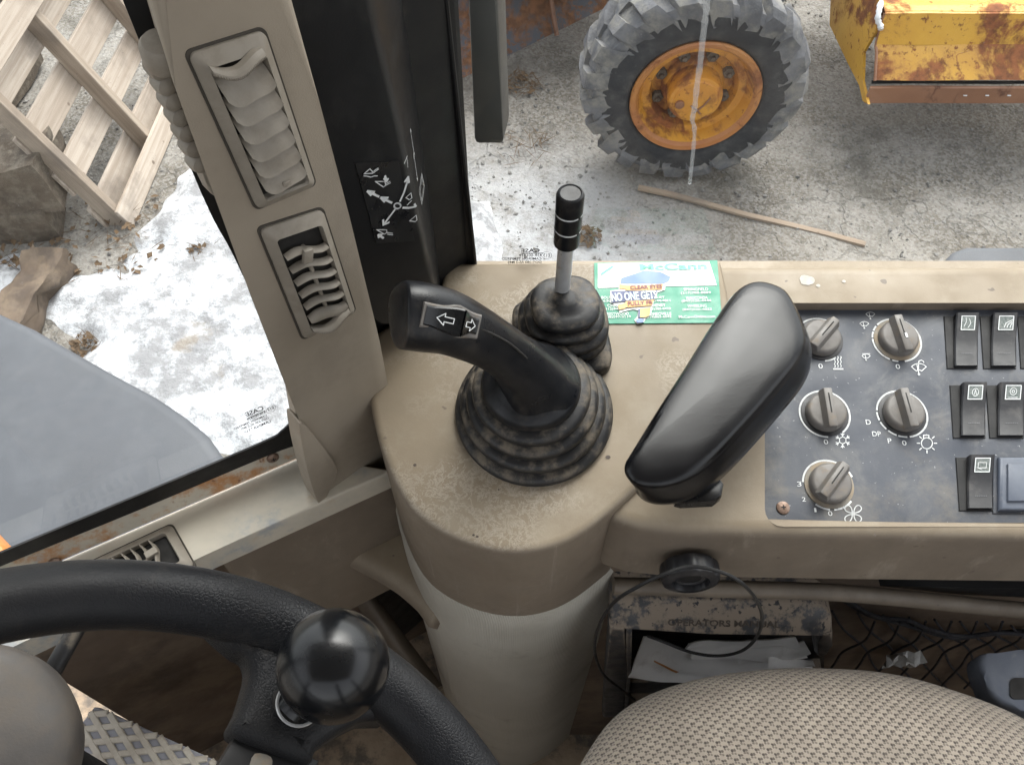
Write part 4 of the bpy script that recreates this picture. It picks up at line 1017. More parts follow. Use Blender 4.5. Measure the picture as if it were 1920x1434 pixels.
bm = bmesh.new(); box(bm, V((.001, -.004, .0187)), V((.0022, .005, .0004)), mk2 @ Matrix.Rotation(R(6), 4, 'Z')); obj('bright_pointer', bm, m_white, pan)
def zr(ox, oy, s): return lambda *ls: [[(ox+x*s, oy+y*s) for x, y in l] for l in ls]
A6 = zr(1480, 560, 300/1792); A7 = zr(1480, 740, 300/1655)
def arc(cx, cy, r, a0, a1, st=12): return [(cx+r*math.cos(R(a)), cy-r*math.sin(R(a))) for a in range(a0, a1+1, st)]
def wiper(cx, cy, s): return [arc(cx, cy, s, 42, 138), arc(cx, cy, s*.36, 42, 138, 24), [arc(cx, cy, s, 42, 42)[0], arc(cx, cy, s*.36, 42, 42)[0]], [arc(cx, cy, s, 138, 138)[0], arc(cx, cy, s*.36, 138, 138)[0]], [(cx, cy+s*.1), (cx-s*.2, cy-s*.85)], arc(cx, cy+s*.08, s*.09, 0, 360, 45)]
heat = [[(x+6*math.sin(t*1.6), 650+t*12) for t in range(11)] for x in (508, 541, 574)]
strokes_px('heater_symbol', A6(*heat), .0008, PAN, m_white, pan); strokes_px('heater_symbol_bar', A6([(495, 790), (597, 790)]), .0016, PAN, m_white, pan)
strokes_px('wiper_symbol', A6(*wiper(905, 222, 68)), .0006, PAN, m_white, pan); strokes_px('wiper_symbol', A6(*wiper(837, 328, 68)), .0006, PAN, m_white, pan)
strokes_px('wiper_symbol', A6(*(wiper(857, 685, 62)+[[(815, 620), (900, 620)]])), .0006, PAN, m_white, pan)
strokes_px('washer_symbol', A6(*(wiper(1448, 840, 112)+[[(1443, 815), (1443, 740)], [(1443, 720), (1450, 700), (1475, 692), (1498, 705), (1502, 720)]])), .0008, PAN, m_white, pan)
def flake():
    L_ = []
    for k in range(6):
        a = R(k*60+90); ux, uy = math.cos(a), -math.sin(a); cx, cy = 548, 475
        L_.append([(cx+ux*38, cy+uy*38), (cx+ux*78, cy+uy*78)])
        for sg in (-1, 1):
            b = a+sg*R(40); L_.append([(cx+ux*50, cy+uy*50), (cx+ux*50+math.cos(b)*26, cy+uy*50-math.sin(b)*26)])
    L_.append([(548+38*math.cos(R(k*60+90)), 475-38*math.sin(R(k*60+90))) for k in range(7)]); return L_
strokes_px('snowflake_symbol', A7(*flake()), .0007, PAN, m_white, pan)
bulb = [arc(1420, 503, 57, 0, 360, 15), [(1385, 455), (1385, 420), (1440, 420), (1440, 455)]]+[[(1420+math.cos(R(a))*75, 503-math.sin(R(a))*75), (1420+math.cos(R(a))*102, 503-math.sin(R(a))*102)] for a in (0, 42, 138, 180, 222, 270, 318)]
strokes_px('lamp_symbol', A7(*bulb), .0009, PAN, m_white, pan)
fan = []
for k in range(4):
    a = R(45+90*k); b = R(45+90*k-38)
    c_, s_ = math.cos(a), math.sin(a)
    pts_ = []
    for t in range(0, 361, 24):
        q = R(t); lx = 62+46*math.cos(q); ly = 30*math.sin(q)*(1+.4*math.cos(q))
        pts_.append((657+lx*c_-ly*s_, 1230-(lx*s_+ly*c_)))
    fan.append(pts_)
fan.append(arc(657, 1230, 10, 0, 360, 45)); strokes_px('fan_symbol', A7(*fan), .0009, PAN, m_white, pan)
def pt(s, x, y, w, h): text_px('printed_character', s, (x, y), (x+w, y), h, PAN, m_white, pan, False, .0, .0005)
for s, x, y, w, h in (('0', 1535, 691, 8, 9), ('0', 1680, 692, 8, 9), ('0', 1545, 833, 8, 9), ('0', 1692, 835, 8, 9), ('P', 1665, 831, 7, 9), ('DP', 1636, 818, 16, 9), ('D', 1624, 796, 9, 9), ('3', 1495, 912, 8, 9), ('2', 1504, 940, 7, 8), ('1', 1527, 960, 4, 8), ('0', 1553, 967, 8, 9)): pt(s, x, y, w, h)
def rocker(x0, y0, x1, y1, icon, slot=True, blank=False):
    pl_ = PAN; TL, TR, BR, BL = hits([(x0, y0), (x1, y0), (x1, y1), (x0, y1)], pl_)
    def S(s, r, h): return TL*(1-s)*(1-r)+TR*s*(1-r)+BR*s*r+BL*(1-s)*r + CN*h
    bm = bmesh.new(); prism(bm, [S(s, r, .0012) for s, r in ((-.42 if slot else -.1, -.0), (1.06, -.0), (1.06, 1.03), (-.28 if slot else -.1, 1.03))], -CN*.0012, .0004, 1)
    hs_ = obj('switch_frame', bm, m_black if slot else m_panel, pan)
    bm = bmesh.new()
    if blank:
        prism(bm, [S(s, r, .006) for s, r in ((0, 0), (1, 0), (1, 1), (0, 1))], -CN*.005, .003, 3); o = obj('blanking_plate', bm, m_buckle, pan)
        bm = bmesh.new(); prism(bm, [S(s, r, .009) for s, r in ((.18, .15), (.95, .15), (.95, .85), (.18, .85))], -CN*.004, .002, 2); obj('plate_boss', bm, m_buckle, o); return
    nr_ = 12
    g_ = []
    for j in range(nr_+1):
        r = j/nr_; h = .0085 - .0055*math.sin(min(1, r*1.05)*math.pi*.52) + .004*max(0, r-.55)
        g_.append([S(s, r, .0012 if e else h - dh) for s, e, dh in ((0, 1, 0), (0, 0, .0012), (.05, 0, 0), (.35, 0, 0), (.65, 0, 0), (.95, 0, 0), (1, 0, .0012), (1, 1, 0))])
    gv = [[bm.verts.new(p) for p in row] for row in g_]
    for j in range(nr_):
        for i in range(7): bm.faces.new((gv[j][i], gv[j][i+1], gv[j+1][i+1], gv[j+1][i]))
    bm.faces.new(gv[0][::-1]); bm.faces.new(gv[-1])
    rk = obj('rocker_switch', bm, m_switch, pan, 35)
    def h_(r): return .0085 - .0055*math.sin(min(1, r*1.05)*math.pi*.52) + .004*max(0, r-.55)
    def Q(s, r, e=.0004): return S(s, r, h_(r)+e)
    bm = bmesh.new(); q = [Q(.22, .07), Q(.80, .07), Q(.80, .32), Q(.22, .32)]; prism(bm, q, -CN*.0008); ln = obj('switch_lens', bm, m_lens, rk, 0)
    bm = bmesh.new(); ribbons(bm, [[Q(.22, .07), Q(.80, .07), Q(.80, .32), Q(.22, .32), Q(.22, .07)]], .0008, CN, .0003)
    if icon == 0: ribbons(bm, [[Q(.4, .1), Q(.42, .18), Q(.34, .26)], [Q(.55, .12), Q(.62, .2), Q(.52, .28)]], .0005, CN, .0004)
    if icon == 1: ribbons(bm, [[Q(.68-.12*k, .28), Q(.7-.1*k, .24-.02*k), Q(.76, .2-.03*k)] for k in range(3)], .0006, CN, .0004)
    if icon == 2: ribbons(bm, [[Q(.51+.13*math.cos(a), .195+.07*math.sin(a)) for a in [k*.5236 for k in range(13)]], [Q(.46, .24), Q(.51, .15), Q(.56, .24)]], .0005, CN, .0004)
    if icon == 3: ribbons(bm, [[Q(.51+t*math.cos(a), .18+t*.5*math.sin(a)) for a in [k*.5236 for k in range(13)]] for t in (.05, .13)]+[[Q(.34, .29), Q(.68, .29)]], .0005, CN, .0004)
    if icon == 4: ribbons(bm, [[Q(.34, .15), Q(.66, .15), Q(.66, .25), Q(.34, .25), Q(.34, .15)], [Q(.3, .24), Q(.5, .28)]], .0005, CN, .0004)
    obj('switch_icon', bm, m_white, rk, 0, recalc=False)
    bm = bmesh.new(); ribbons(bm, [[Q(.28+.07*k, .77), Q(.31+.07*k, .77)] for k in range(7)], .0006, CN, .0003); m_faint = bpy.data.materials.get('faint_print') or M('faint_print', (.16, .165, .175), None, 60, .6, bump=0); obj('switch_marking', bm, m_faint, rk, 0, recalc=False)
for args in ((1787, 594, 1830, 689, 0), (1856, 594, 1902, 689, 1), (1926, 594, 1972, 689, 0), (1799, 723, 1844, 819, 2), (1868, 723, 1916, 819, 3), (1938, 723, 1986, 819, 2), (1811, 858, 1858, 955, 4)): rocker(*args)
rocker(1868, 860, 1940, 960, 0, False, True)
c = hit(1468, 952, PAN); bm = bmesh.new(); m = frame(c, CN); lathe(bm, [(.0062, 0), (.006, .0012), (.004, .0022), (.001, .0024)], m, 20, True, True); sc = obj('screw', bm, m_screw, pan)
bm = bmesh.new(); box(bm, V((0, 0, .0024)), V((.0042, .001, .0005)), m); box(bm, V((0, 0, .00245)), V((.001, .0042, .0005)), m); obj('cross_slot', bm, m_cavity, sc)

# ================================================================== joystick with bellows
joy = thing('joystick', 'black pistol grip joystick with rocker button and dusty round bellows', 'joystick', BOOT0)
lean = V((-.06, .02, 0))
def bmat(h): return None
bm = bmesh.new(); m0 = frame(BOOT0, CN, V((1, 0, 0))); rings = []; nB = 64
bprof0 = [(.0715, 0), (.0722, .004), (.0700, .008), (.0660, .0100), (.0665, .0135), (.0678, .017), (.0655, .0205), (.0612, .0225), (.0615, .0255), (.0628, .029), (.0605, .0325), (.0560, .0345), (.0562, .0375), (.0572, .041), (.0550, .0445), (.0505, .0465), (.0505, .050), (.0508, .0545), (.0480, .058), (.0445, .0600), (.043, .0605)]
bprof = [(.0700, 0)]
for k in range(4):
    r1 = .0715-.0068*k; h0 = .0145*k
    bprof += [(r1, h0+.002), (r1+.0008, h0+.006), (r1-.0004, h0+.0095), (r1-.0036, h0+.0118), (r1-.0082, h0+.0124), (r1-.0105, h0+.0128), (r1-.0098, h0+.0142)]
bprof += [(.0430, .0605)]
for r, h in bprof:
    rings.append([bm.verts.new(m0 @ V((r*math.cos(2*math.pi*i/nB)+lean.x*h*1.2, r*math.sin(2*math.pi*i/nB)+lean.y*h, h))) for i in range(nB)])
for k in range(len(rings)-1):
    for i in range(nB): bm.faces.new((rings[k][i], rings[k][(i+1) % nB], rings[k+1][(i+1) % nB], rings[k+1][i]))
obj('bellows', bm, m_boot, joy, 80)
bm = bmesh.new(); mt = frame(m0 @ V((lean.x*.072, lean.y*.06, .0598)), (CN+V((.02, .06, 0))).normalized(), V((1, 0, 0)))
lathe(bm, [(.0432, -.002), (.0430, .003), (.0405, .0065), (.034, .0105), (.027, .0145), (.022, .0205), (.0195, .028), (.018, .034)], mt, 56, True, True); cap = obj('grip_base', bm, m_dome, joy, 60)
gpx = [(1002, 722, .815), (988, 697, .840), (960, 671, .866), (924, 646, .890), (883, 624, .912), (838, 605, .930), (795, 596, .940), (768, 592, .944), (750, 591, .946), (742, 591, .947)]
gp_ = [at(*p) for p in gpx]; rad = [(.036, .036), (.0255, .0265), (.0215, .0225), (.0208, .0216), (.022, .0238), (.0238, .0258), (.0250, .0268), (.0250, .0266), (.0235, .0250), (.0150, .0165)]
gpc = catmull(gp_, 4); rc = catmull([V((a, b, 0)) for a, b in rad], 4)
bm = bmesh.new(); tube(bm, gpc, [(v.x, v.y) for v in rc], 28, up=V((0, -.55, .83)), sq=2.9); grip = obj('grip', bm, m_dome, joy, 80)
# seam groove along the grip
view_up = lambda p: (CAM-p).normalized()
def surf(px, py, z, lift):
    q = at(px, py, z); return q + view_up(q)*lift
bm = bmesh.new(); sm = [surf(988, 672, .864, .0222), surf(955, 644, .889, .0238), surf(920, 625, .905, .0262), surf(900, 617, .912, .0278)]
tube(bm, catmull([p+view_up(p)*.0012 for p in sm], 5), .0010, 6); obj('seam', bm, m_cavity, grip)
# rocker button
B0, B1 = surf(795, 590, .938, .0318), surf(893, 612, .914, .0330)
bx = (B1-B0); bl_ = bx.length; bz_ = view_up((B0+B1)/2); bz_ = (bz_ - bx.normalized()*bz_.dot(bx.normalized())).normalized(); mb = frame(B0, bz_, bx)
def brk(nm, x0, x1, w, h0, h1, mat, par):
    bm = bmesh.new(); nseg = 10; rows = []
    for i in range(nseg+1):
        t = i/nseg; x = bl_*(x0+(x1-x0)*t); ww = w(t)/2; h = h0(t)
        rows.append([bm.verts.new(mb @ V(p)) for p in ((x, -ww, -.004), (x, -ww, h-.0008), (x, -ww+.0012, h), (x, ww-.0012, h), (x, ww, h-.0008), (x, ww, -.004))])
    for i in range(nseg):
        for j in range(5): bm.faces.new((rows[i][j], rows[i][j+1], rows[i+1][j+1], rows[i+1][j]))
        bm.faces.new((rows[i][5], rows[i][0], rows[i+1][0], rows[i+1][5]))
    bm.faces.new(rows[0][::-1]); bm.faces.new(rows[-1]); return obj(nm, bm, mat, par, 30)
wf = lambda t: .0145+.0055*max(0, min(1, (t-.2)*1.6)); wf2 = lambda t: .019-.0075*max(0, min(1, t*1.6))
brk('button_frame', -.045, 1.045, lambda t: .0180+.0065*math.exp(-((t-.58)/.18)**2), lambda t: .0016, 0, m_knob, joy)
b1 = brk('rocker_button', .0, .62, wf, lambda t: .0022+.0065*t**2.2, 0, m_gloss, joy)
b2 = brk('rocker_button', .645, 1.0, wf2, lambda t: .0068*(1-t)**1.8+.0026, 0, m_gloss, joy)
def arrow(nm, pts_, par):
    bm = bmesh.new(); 
    def hh(x):
        t = x/bl_
        return (.0022+.0065*max(0, min(1, t/.62))**2.2) if t < .63 else (.0068*(1-min(1, (t-.645)/.355))**1.8+.0026)
    L_ = [mb @ V((bl_*x, y, hh(bl_*x)+.0005)) for x, y in pts_]; ribbons(bm, [L_+[L_[0]]], .0007, bz_, .0003); obj(nm, bm, m_white, par, 0, recalc=False)
arrow('arrow_mark', [(.20, 0), (.33, .0042), (.33, .0018), (.48, .0018), (.48, -.0018), (.33, -.0018), (.33, -.0042)], b1)
arrow('arrow_mark', [(.93, 0), (.82, .0042), (.82, .0018), (.70, .0018), (.70, -.0018), (.82, -.0018), (.82, -.0042)], b2)

# ================================================================== auxiliary lever
base = hit(1052, 640, CON); aux = thing('auxiliary_lever', 'small upright lever with chrome rod, black cap and stacked bellows', 'lever', base)
ma = frame(base, CN, V((1, .15, 0)))
def lobed(bm, prof, n=40, sq=3.0):
    rings = []
    for rx, ry, h in prof:
        ring = []
        for i in range(n):
            a = 2*math.pi*i/n; c, s = math.cos(a), math.sin(a); e = 2/sq
            ring.append(bm.verts.new(ma @ V((rx*math.copysign(abs(c)**e, c), ry*math.copysign(abs(s)**e, s), h))))
        rings.append(ring)
    for k in range(len(rings)-1):
        for i in range(n): bm.faces.new((rings[k][i], rings[k][(i+1) % n], rings[k+1][(i+1) % n], rings[k+1][i]))
    bm.faces.new(rings[0][::-1]); bm.faces.new(rings[-1])
bm = bmesh.new(); lobed(bm, [(.044, .044, 0), (.044, .044, .012), (.041, .041, .015), (.030, .030, .016)], sq=5); obj('bellows_base', bm, m_boot, aux, 50)
bm = bmesh.new(); pr = []
for zc, rr_ in ((.025, .041), (.041, .041), (.056, .036), (.070, .0305)):
    pr += [(rr_*.80, rr_*.72, zc-.0075), (rr_*.96, rr_*.88, zc-.005), (rr_, rr_*.92, zc), (rr_*.96, rr_*.88, zc+.0042), (rr_*.84, rr_*.76, zc+.0065)]
pr += [(.020, .018, .0768), (.012, .011, .0775), (.0098, .0098, .0795), (.0078, .0078, .081)]
lobed(bm, pr, 48, 2.6); obj('bellows', bm, m_boot, aux, 80)
tp = base + CN*.08; upv = V((.012, .0, 1)).normalized()
rodb = hit(1054, 545, HY(base.y)); rodt = hit(1062, 452, HY(base.y)); capb = hit(1062, 456, HY(base.y)); capt = hit(1070, 361, HY(base.y))
bm = bmesh.new(); tube(bm, [rodb-V((0, 0, .01)), rodt+V((0, 0, .01))], .0068, 20); obj('rod', bm, m_chrome, aux)
axc = (capt-capb); mc = frame(capb, axc, V((1, 0, 0))); L_ = axc.length
bm = bmesh.new(); lathe(bm, [(.0098, 0), (.0108, .0012), (.0110, .018), (.0106, .0186), (.0106, .0200), (.0110, .0206), (.0111, .036), (.0107, .0366), (.0107, .038), (.0111, .0386), (.0111, L_-.003), (.0102, L_-.0008), (.0088, L_), (.0080, L_-.0008), (.002, L_-.0012)], mc, 32, True, True); cp = obj('cap', bm, m_dome, aux, 30)
for h in (.0193, .0373):
    for a0, a1 in ((-178, -52), (-38, 60)):
        bm = bmesh.new(); nn_ = 14
        for i in range(nn_):
            q = [bm.verts.new(mc @ V((.0112*math.cos(a), .0112*math.sin(a), hh))) for a, hh in ((R(a0+(a1-a0)*i/nn_), h-.0008), (R(a0+(a1-a0)*(i+1)/nn_), h-.0008), (R(a0+(a1-a0)*(i+1)/nn_), h+.0008), (R(a0+(a1-a0)*i/nn_), h+.0008))]
            bm.faces.new(q)
        obj('white_band', bm, m_white, cp, 0, recalc=False)

# ================================================================== armrest pad
AZ = .842
ap = hits([(1186, 842), (1173, 866), (1177, 888), (1200, 906), (1242, 910), (1292, 896), (1342, 862), (1402, 800), (1458, 736), (1500, 682), (1515, 638), (1507, 596), (1482, 545), (1452, 526), (1415, 522), (1380, 542), (1338, 600), (1288, 680), (1235, 762)], (at(1340, 720, AZ), V((0, -.10, 1)).normalized()))
arm = thing('armrest', 'padded black vinyl armrest on a short post above the console', 'armrest', at(1310, 935, .75))
lp = dec_loop(catmull(ap, 4, True)); an = V((0, -.10, 1)).normalized(); bm = bmesh.new(); rings = []
acen = sum(lp, V((0, 0, 0)))/len(lp)
for s_, h_ in ((.3, .003), (.6, .002), (.82, .0008), (.91, -.0008)): rings.append([bm.verts.new(acen + (p-acen)*s_ + an*h_) for p in lp])
for d_, h_ in ((.0035, -.0022), (.0012, -.0042), (0, -.0072), (-.0008, -.014), (-.001, -.024), (-.001, -.034), (.0005, -.043), (.005, -.049), (.018, -.051)): rings.append([bm.verts.new(p + an*h_ + V((.012, -.001, 0))*min(1, max(0, (-h_-.007)/.022))) for p in offset_loop(lp, an, d_)])
cv = bm.verts.new(acen+an*.004); nL = len(lp)
for i in range(nL): bm.faces.new((cv, rings[0][i], rings[0][(i+1) % nL]))
for k in range(len(rings)-1):
    for i in range(nL): add_face(bm, (rings[k][i], rings[k][(i+1) % nL], rings[k+1][(i+1) % nL], rings[k+1][i]))
add_face(bm, rings[-1]); obj('pad', bm, m_vinyl, arm, 80)
c = acen + an*-.04; bm = bmesh.new(); pf = hits([(1262, 905), (1268, 938), (1280, 941), (1340, 938), (1354, 928), (1358, 905), (1330, 870), (1280, 870)], HZ(.79)); prism(bm, pf, V((0, 0, -.012)), .003, 2); obj('pad_plate', bm, m_gloss, arm)
bm = bmesh.new(); q = acen+V((0, 0, -.04)); tube(bm, [q, V((q.x, q.y, .74))], .016, 20); obj('post', bm, m_black, arm)

# ================================================================== business card and torn sticker
CRD = shift(CON, .0012)
card = thing('business_card', 'green and white dealer card lying on the console behind the levers', 'card', hit(1235, 550, CON))
bm = bmesh.new(); cpx = [(1114, 493), (1345, 488), (1354, 605), (1116, 607)]; prism(bm, hits(cpx, CRD), -CN*.0008); obj('card_stock', bm, m_green, card, 0)
def flat(nm, px, lift, mat, par, th=.0003):
    bm = bmesh.new(); prism(bm, hits(px, shift(CON, lift)), -CN*th); return obj(nm, bm, mat, par, 0)
flat('white_panel', [(1121, 494), (1330, 490), (1344, 535), (1198, 538), (1121, 540)], .0017, m_cardw, card)
bm = bmesh.new(); CT = shift(CON, .0019)
def ctx(s, p0, p1, h, off=.01): text_px('x', s, p0, p1, h, CT, None, None, False, off, .0003, bm)
for s, p0, p1 in (('BOLINGBROOK', (1128, 561), (1180, 560)), ('(630)739-4811', (1128, 568), (1186, 567)), ('CHICAGO', (1139, 576), (1178, 575)), ('(312)942-9190', (1132, 583), (1184, 582)), ('CRESTWOOD', (1133, 592), (1179, 591)), ('(708)597-3110', (1131, 598), (1183, 597)),
                  ('JOLIET', (1222, 561), (1246, 561)), ('(815)744-4811', (1210, 568), (1257, 567)), ('McHENRY', (1215, 576), (1248, 575)), ('(815)385-0420', (1212, 583), (1258, 582)), ('ROMEOVILLE', (1213, 592), (1259, 591)), ('(219)865-6545', (1211, 598), (1259, 597)),
                  ('SPRINGFIELD', (1282, 546), (1328, 545)), ('(217)788-8889', (1277, 553), (1333, 552)), ('WAUCONDA', (1286, 562), (1327, 561)), ('(847)526-4444', (1278, 568), (1334, 567)), ('WHEELING', (1289, 577), (1325, 576)), ('(847)520-4022', (1280, 584), (1335, 583)), ('McCannOnline.com', (1273, 597), (1341, 596))): ctx(s, p0, p1, 5.5, .008)
obj('card_lettering', bm, m_cardw, card, 0, recalc=False)
bm = bmesh.new(); ctx('McCann', (1200, 508), (1326, 505), 13, .03); obj('card_logo', bm, m_cgreen, card, 0, recalc=False)
bm = bmesh.new(); ribbons(bm, [hits([(1128, 514), (1148, 500)], CT)], .002, CN, .0003); obj('card_slash', bm, m_cgreen, card, 0, recalc=False)
stk = thing('sticker', 'torn die cut sticker with orange ribbons stuck over the green card', 'sticker', hit(1210, 560, CON))
ZS = lambda l: [(1080+x/6, 450+y/6) for x, y in l]
flat('sticker_outline', ZS([(490, 430), (600, 390), (660, 380), (760, 330), (960, 345), (1085, 410), (1060, 470), (1010, 500), (1000, 560), (920, 590), (880, 680), (860, 750), (840, 850), (790, 870), (765, 925), (690, 945), (655, 900), (690, 860), (700, 790), (640, 780), (490, 815), (465, 740), (385, 705), (385, 570), (480, 560)]), .0022, m_cardw, stk)
flat('blue_badge', ZS([(510, 430), (620, 395), (760, 345), (950, 360), (1065, 415), (1040, 465), (980, 490), (500, 490)]), .0025, m_sblue, stk)
flat('ribbon', ZS([(488, 498), (555, 510), (700, 515), (980, 495), (970, 555), (700, 570), (560, 565), (555, 550), (490, 548)]), .0028, m_sora, stk)
flat('slogan_band', ZS([(398, 575), (560, 572), (920, 565), (900, 600), (880, 665), (560, 690), (400, 705)]), .0031, m_navy, stk)
flat('ribbon', ZS([(472, 725), (555, 712), (560, 690), (880, 672), (850, 735), (560, 758), (550, 770), (485, 782)]), .0034, m_sora, stk)
flat('state_shape', ZS([(725, 770), (840, 758), (832, 840), (790, 868), (720, 870)]), .0034, m_sora, stk); flat('navy_edge', ZS([(700, 780), (725, 770), (720, 870), (700, 868)]), .0033, m_navy, stk); flat('blue_tip', ZS([(675, 895), (720, 880), (770, 890), (755, 925), (690, 930)]), .0034, m_sblue, stk)
bm = bmesh.new(); CS = shift(CON, .0034)
text_px('x', 'CLEAR EYES', (1080+612/6, 450+560/6), (1080+970/6, 450+545/6), 7.5, shift(CON, .0028), None, None, False, .03, .0006, bm)
text_px('x', 'FULLY FR', (1080+585/6, 450+742/6), (1080+868/6, 450+725/6), 7.5, CS, None, None, False, .03, .0006, bm); obj('ribbon_lettering', bm, m_sred, stk, 0, recalc=False)
text_px('slogan_lettering', 'NO ONE GETS', (1080+405/6, 450+698/6), (1080+915/6, 450+662/6), 16, shift(CON, .0031), m_scyan, stk, False, .025, .0006)

# ================================================================== hand knob, cable
hk = hit(1295, 1093, HY(.286)); bm = bmesh.new(); mh = frame(V((hk.x, .313, hk.z)), V((0, -1, .05)).normalized(), V((1, 0, 0)))
hand = thing('clamp_knob', 'black fluted clamp knob on the console front', 'clamp knob', V((hk.x, .296, hk.z)))
lathe(bm, [(.0255, .009), (.0268, .0105), (.0275, .013), (.0275, .022), (.0262, .026), (.022, .028), (.0175, .028), (.0165, .024), (.016, .020)], mh, 72, True, True, wob=lambda a, h: 1 - .055*max(0, math.cos(a*9))**3 if h > -.01 and h < .0275 else 1); obj('knob_body', bm, m_switch, hand, 40)
bm = bmesh.new(); lathe(bm, [(.0164, .0225), (.0135, .0235), (.0120, .0225), (.0115, .0205), (.006, .0203)], mh, 36, True, True); obj('knob_insert', bm, m_switch, hand)
bm = bmesh.new(); tube(bm, [V((hk.x, .31, hk.z)), V((hk.x, .29, hk.z))], .010, 16); obj('knob_stud', bm, m_black, hand)
bm = bmesh.new(); cpts = [(1190, 1312, .285), (1160, 1288, .275), (1130, 1262, .268), (1115, 1220, .262), (1122, 1175, .258), (1150, 1130, .256), (1195, 1100, .258), (1240, 1078, .262), (1290, 1062, .268), (1345, 1070, .262), (1390, 1092, .256), (1420, 1128, .252), (1429, 1162, .250), (1418, 1195, .250), (1390, 1220, .252), (1345, 1229, .256), (1295, 1222, .262), (1245, 1203, .272), (1215, 1192, .282)]
tube(bm, catmull([hit(x, y, HY(Y)) for x, y, Y in cpts], 6), .0016, 8); tag(obj('loose_cable', bm, m_black), 'thin black cable looped in front of the manual holder', 'cable')

# ================================================================== manual holder
mh_ = thing('manual_holder', 'dusty black plastic holder with raised operators manual lettering', 'document holder', at(1350, 1200, 0)*1.0)
BPn = V((0, -.62, .78)).normalized(); BP = (V((0, .302, .535)), BPn)
bm = bmesh.new(); bl0 = hits([(1152, 1120), (1330, 1124), (1528, 1130), (1548, 1142), (1561, 1165), (1562, 1188), (1540, 1191), (1330, 1188), (1146, 1181), (1143, 1150)], BP); prism(bm, bl0, V((0, .03, .0)), .004, 3); obj('top_bar', bm, m_box, mh_, 60)
text_px('raised_lettering', 'OPERATORS MANUAL', (1252, 1172), (1462, 1176), 12, BP, m_letters, mh_, False, .015, .0004, None, .03)
HP = HY(.288)
def post(nm, px, th=.02):
    bm = bmesh.new(); prism(bm, hits(px, HP), V((0, th, 0)), .004, 2); obj(nm, bm, m_box, mh_, 60)
post('side_frame', [(1143, 1178), (1172, 1180), (1176, 1260), (1170, 1345), (1130, 1345), (1136, 1260)]); post('inner_rib', [(1174, 1182), (1186, 1182), (1183, 1265), (1178, 1345), (1170, 1345)])
post('side_frame', [(1537, 1190), (1562, 1188), (1561, 1210), (1552, 1228), (1538, 1234), (1528, 1226), (1540, 1205)])
bm = bmesh.new(); prism(bm, hits([(1172, 1180), (1545, 1188), (1545, 1420), (1160, 1420)], HY(.335)), V((0, .006, 0))); obj('back_plate', bm, m_black, mh_)
bm = bmesh.new(); prism(bm, hits([(1172, 1278), (1545, 1278), (1545, 1300), (1172, 1300)], HY(.295)), V((0, .03, 0)), .002, 1); obj('lower_bar', bm, m_box, mh_)
bm = bmesh.new(); prism(bm, hits([(1160, 1300), (1545, 1300), (1545, 1420), (1160, 1420)], HY(.30)), V((0, .006, 0))); obj('front_plate', bm, m_tan, mh_)
man = thing('operators_manual', 'crumpled white paper manuals stuffed in the black holder', 'booklet', hit(1350, 1270, HY(.30)))
def sheet(nm, px0, px1, Y0, Y1, mat, wave, th, seed):
    """px0: upper edge, px1: lower edge (same count)"""
    bm = bmesh.new(); a = catmull([hit(x, y, HY(Y0)) for x, y in px0], 5); b = catmull([hit(x, y, HY(Y1)) for x, y in px1], 5); nA = len(a)-1
    def f(u, v):
        k = min(nA, int(round(u*nA))); p = a[k].lerp(b[k], v); return p + V((0, -1, .3))*(wave*noise.noise(V((u*4, v*3, seed))))
    solid_sheet(bm, f, nA, 6, V((0, -.6, .8))*-th); return obj(nm, bm, mat, man, 60)
sheet('cover', [(1206, 1192), (1250, 1205), (1300, 1222), (1380, 1232), (1450, 1234), (1520, 1240)], [(1178, 1268), (1230, 1275), (1300, 1282), (1380, 1290), (1450, 1290), (1530, 1290)], .318, .286, m_paper, .006, .003, 1)
sheet('page_bundle', [(1290, 1205), (1330, 1198), (1400, 1199), (1450, 1197), (1490, 1192)], [(1280, 1222), (1330, 1220), (1400, 1222), (1455, 1221), (1500, 1212)], .326, .316, m_paper, .002, .004, 4)
sheet('loose_page', [(1380, 1228), (1420, 1226), (1460, 1222), (1500, 1208)], [(1385, 1246), (1430, 1240), (1470, 1236), (1514, 1232)], .318, .306, m_paper, .004, .0008, 8)
sheet('page_bundle', [(1300, 1214), (1350, 1210), (1420, 1210), (1480, 1206), (1506, 1200)], [(1295, 1232), (1350, 1232), (1420, 1236), (1480, 1232), (1518, 1222)], .321, .309, m_paper, .003, .005, 21)
sheet('loose_page', [(1440, 1232), (1470, 1234), (1500, 1236), (1524, 1238)], [(1440, 1250), (1470, 1250), (1500, 1250), (1528, 1248)], .308, .298, m_paper, .003, .0008, 12)
sheet('orange_stripe', [(1226, 1237), (1245, 1246), (1265, 1256), (1284, 1262)], [(1226, 1240), (1245, 1250), (1265, 1260), (1284, 1266)], .2955, .2945, m_rustp, 0, .0004, 2)

# ================================================================== cargo net, wrapper, buckle
net = thing('cargo_net', 'black stretch cargo net on the lower panel beside the seat', 'net', hit(1750, 1250, HY(.335)))
def strand(px, r, Y=.338):
    bm = bmesh.new(); tube(bm, catmull([hit(x, y, HY(Y)) for x, y in px], 5), r, 8); obj('strand', bm, m_net, net)
strand([(1580, 1122), (1625, 1150), (1680, 1165), (1730, 1180), (1790, 1195), (1850, 1188), (1930, 1182)], .0034); strand([(1590, 1125), (1640, 1155), (1700, 1162), (1740, 1178), (1800, 1192), (1870, 1186), (1930, 1190)], .0026, .334)
for k in range(9):
    x = 1560+k*48; strand([(x, 1145+4*k), (x+22, 1180+2*k), (x+62, 1215), (x+80, 1250), (x+120, 1290)], .0016)
    strand([(x+80, 1165), (x+62, 1200), (x+20, 1222), (x, 1250), (x-40, 1290)], .0016, .3365)
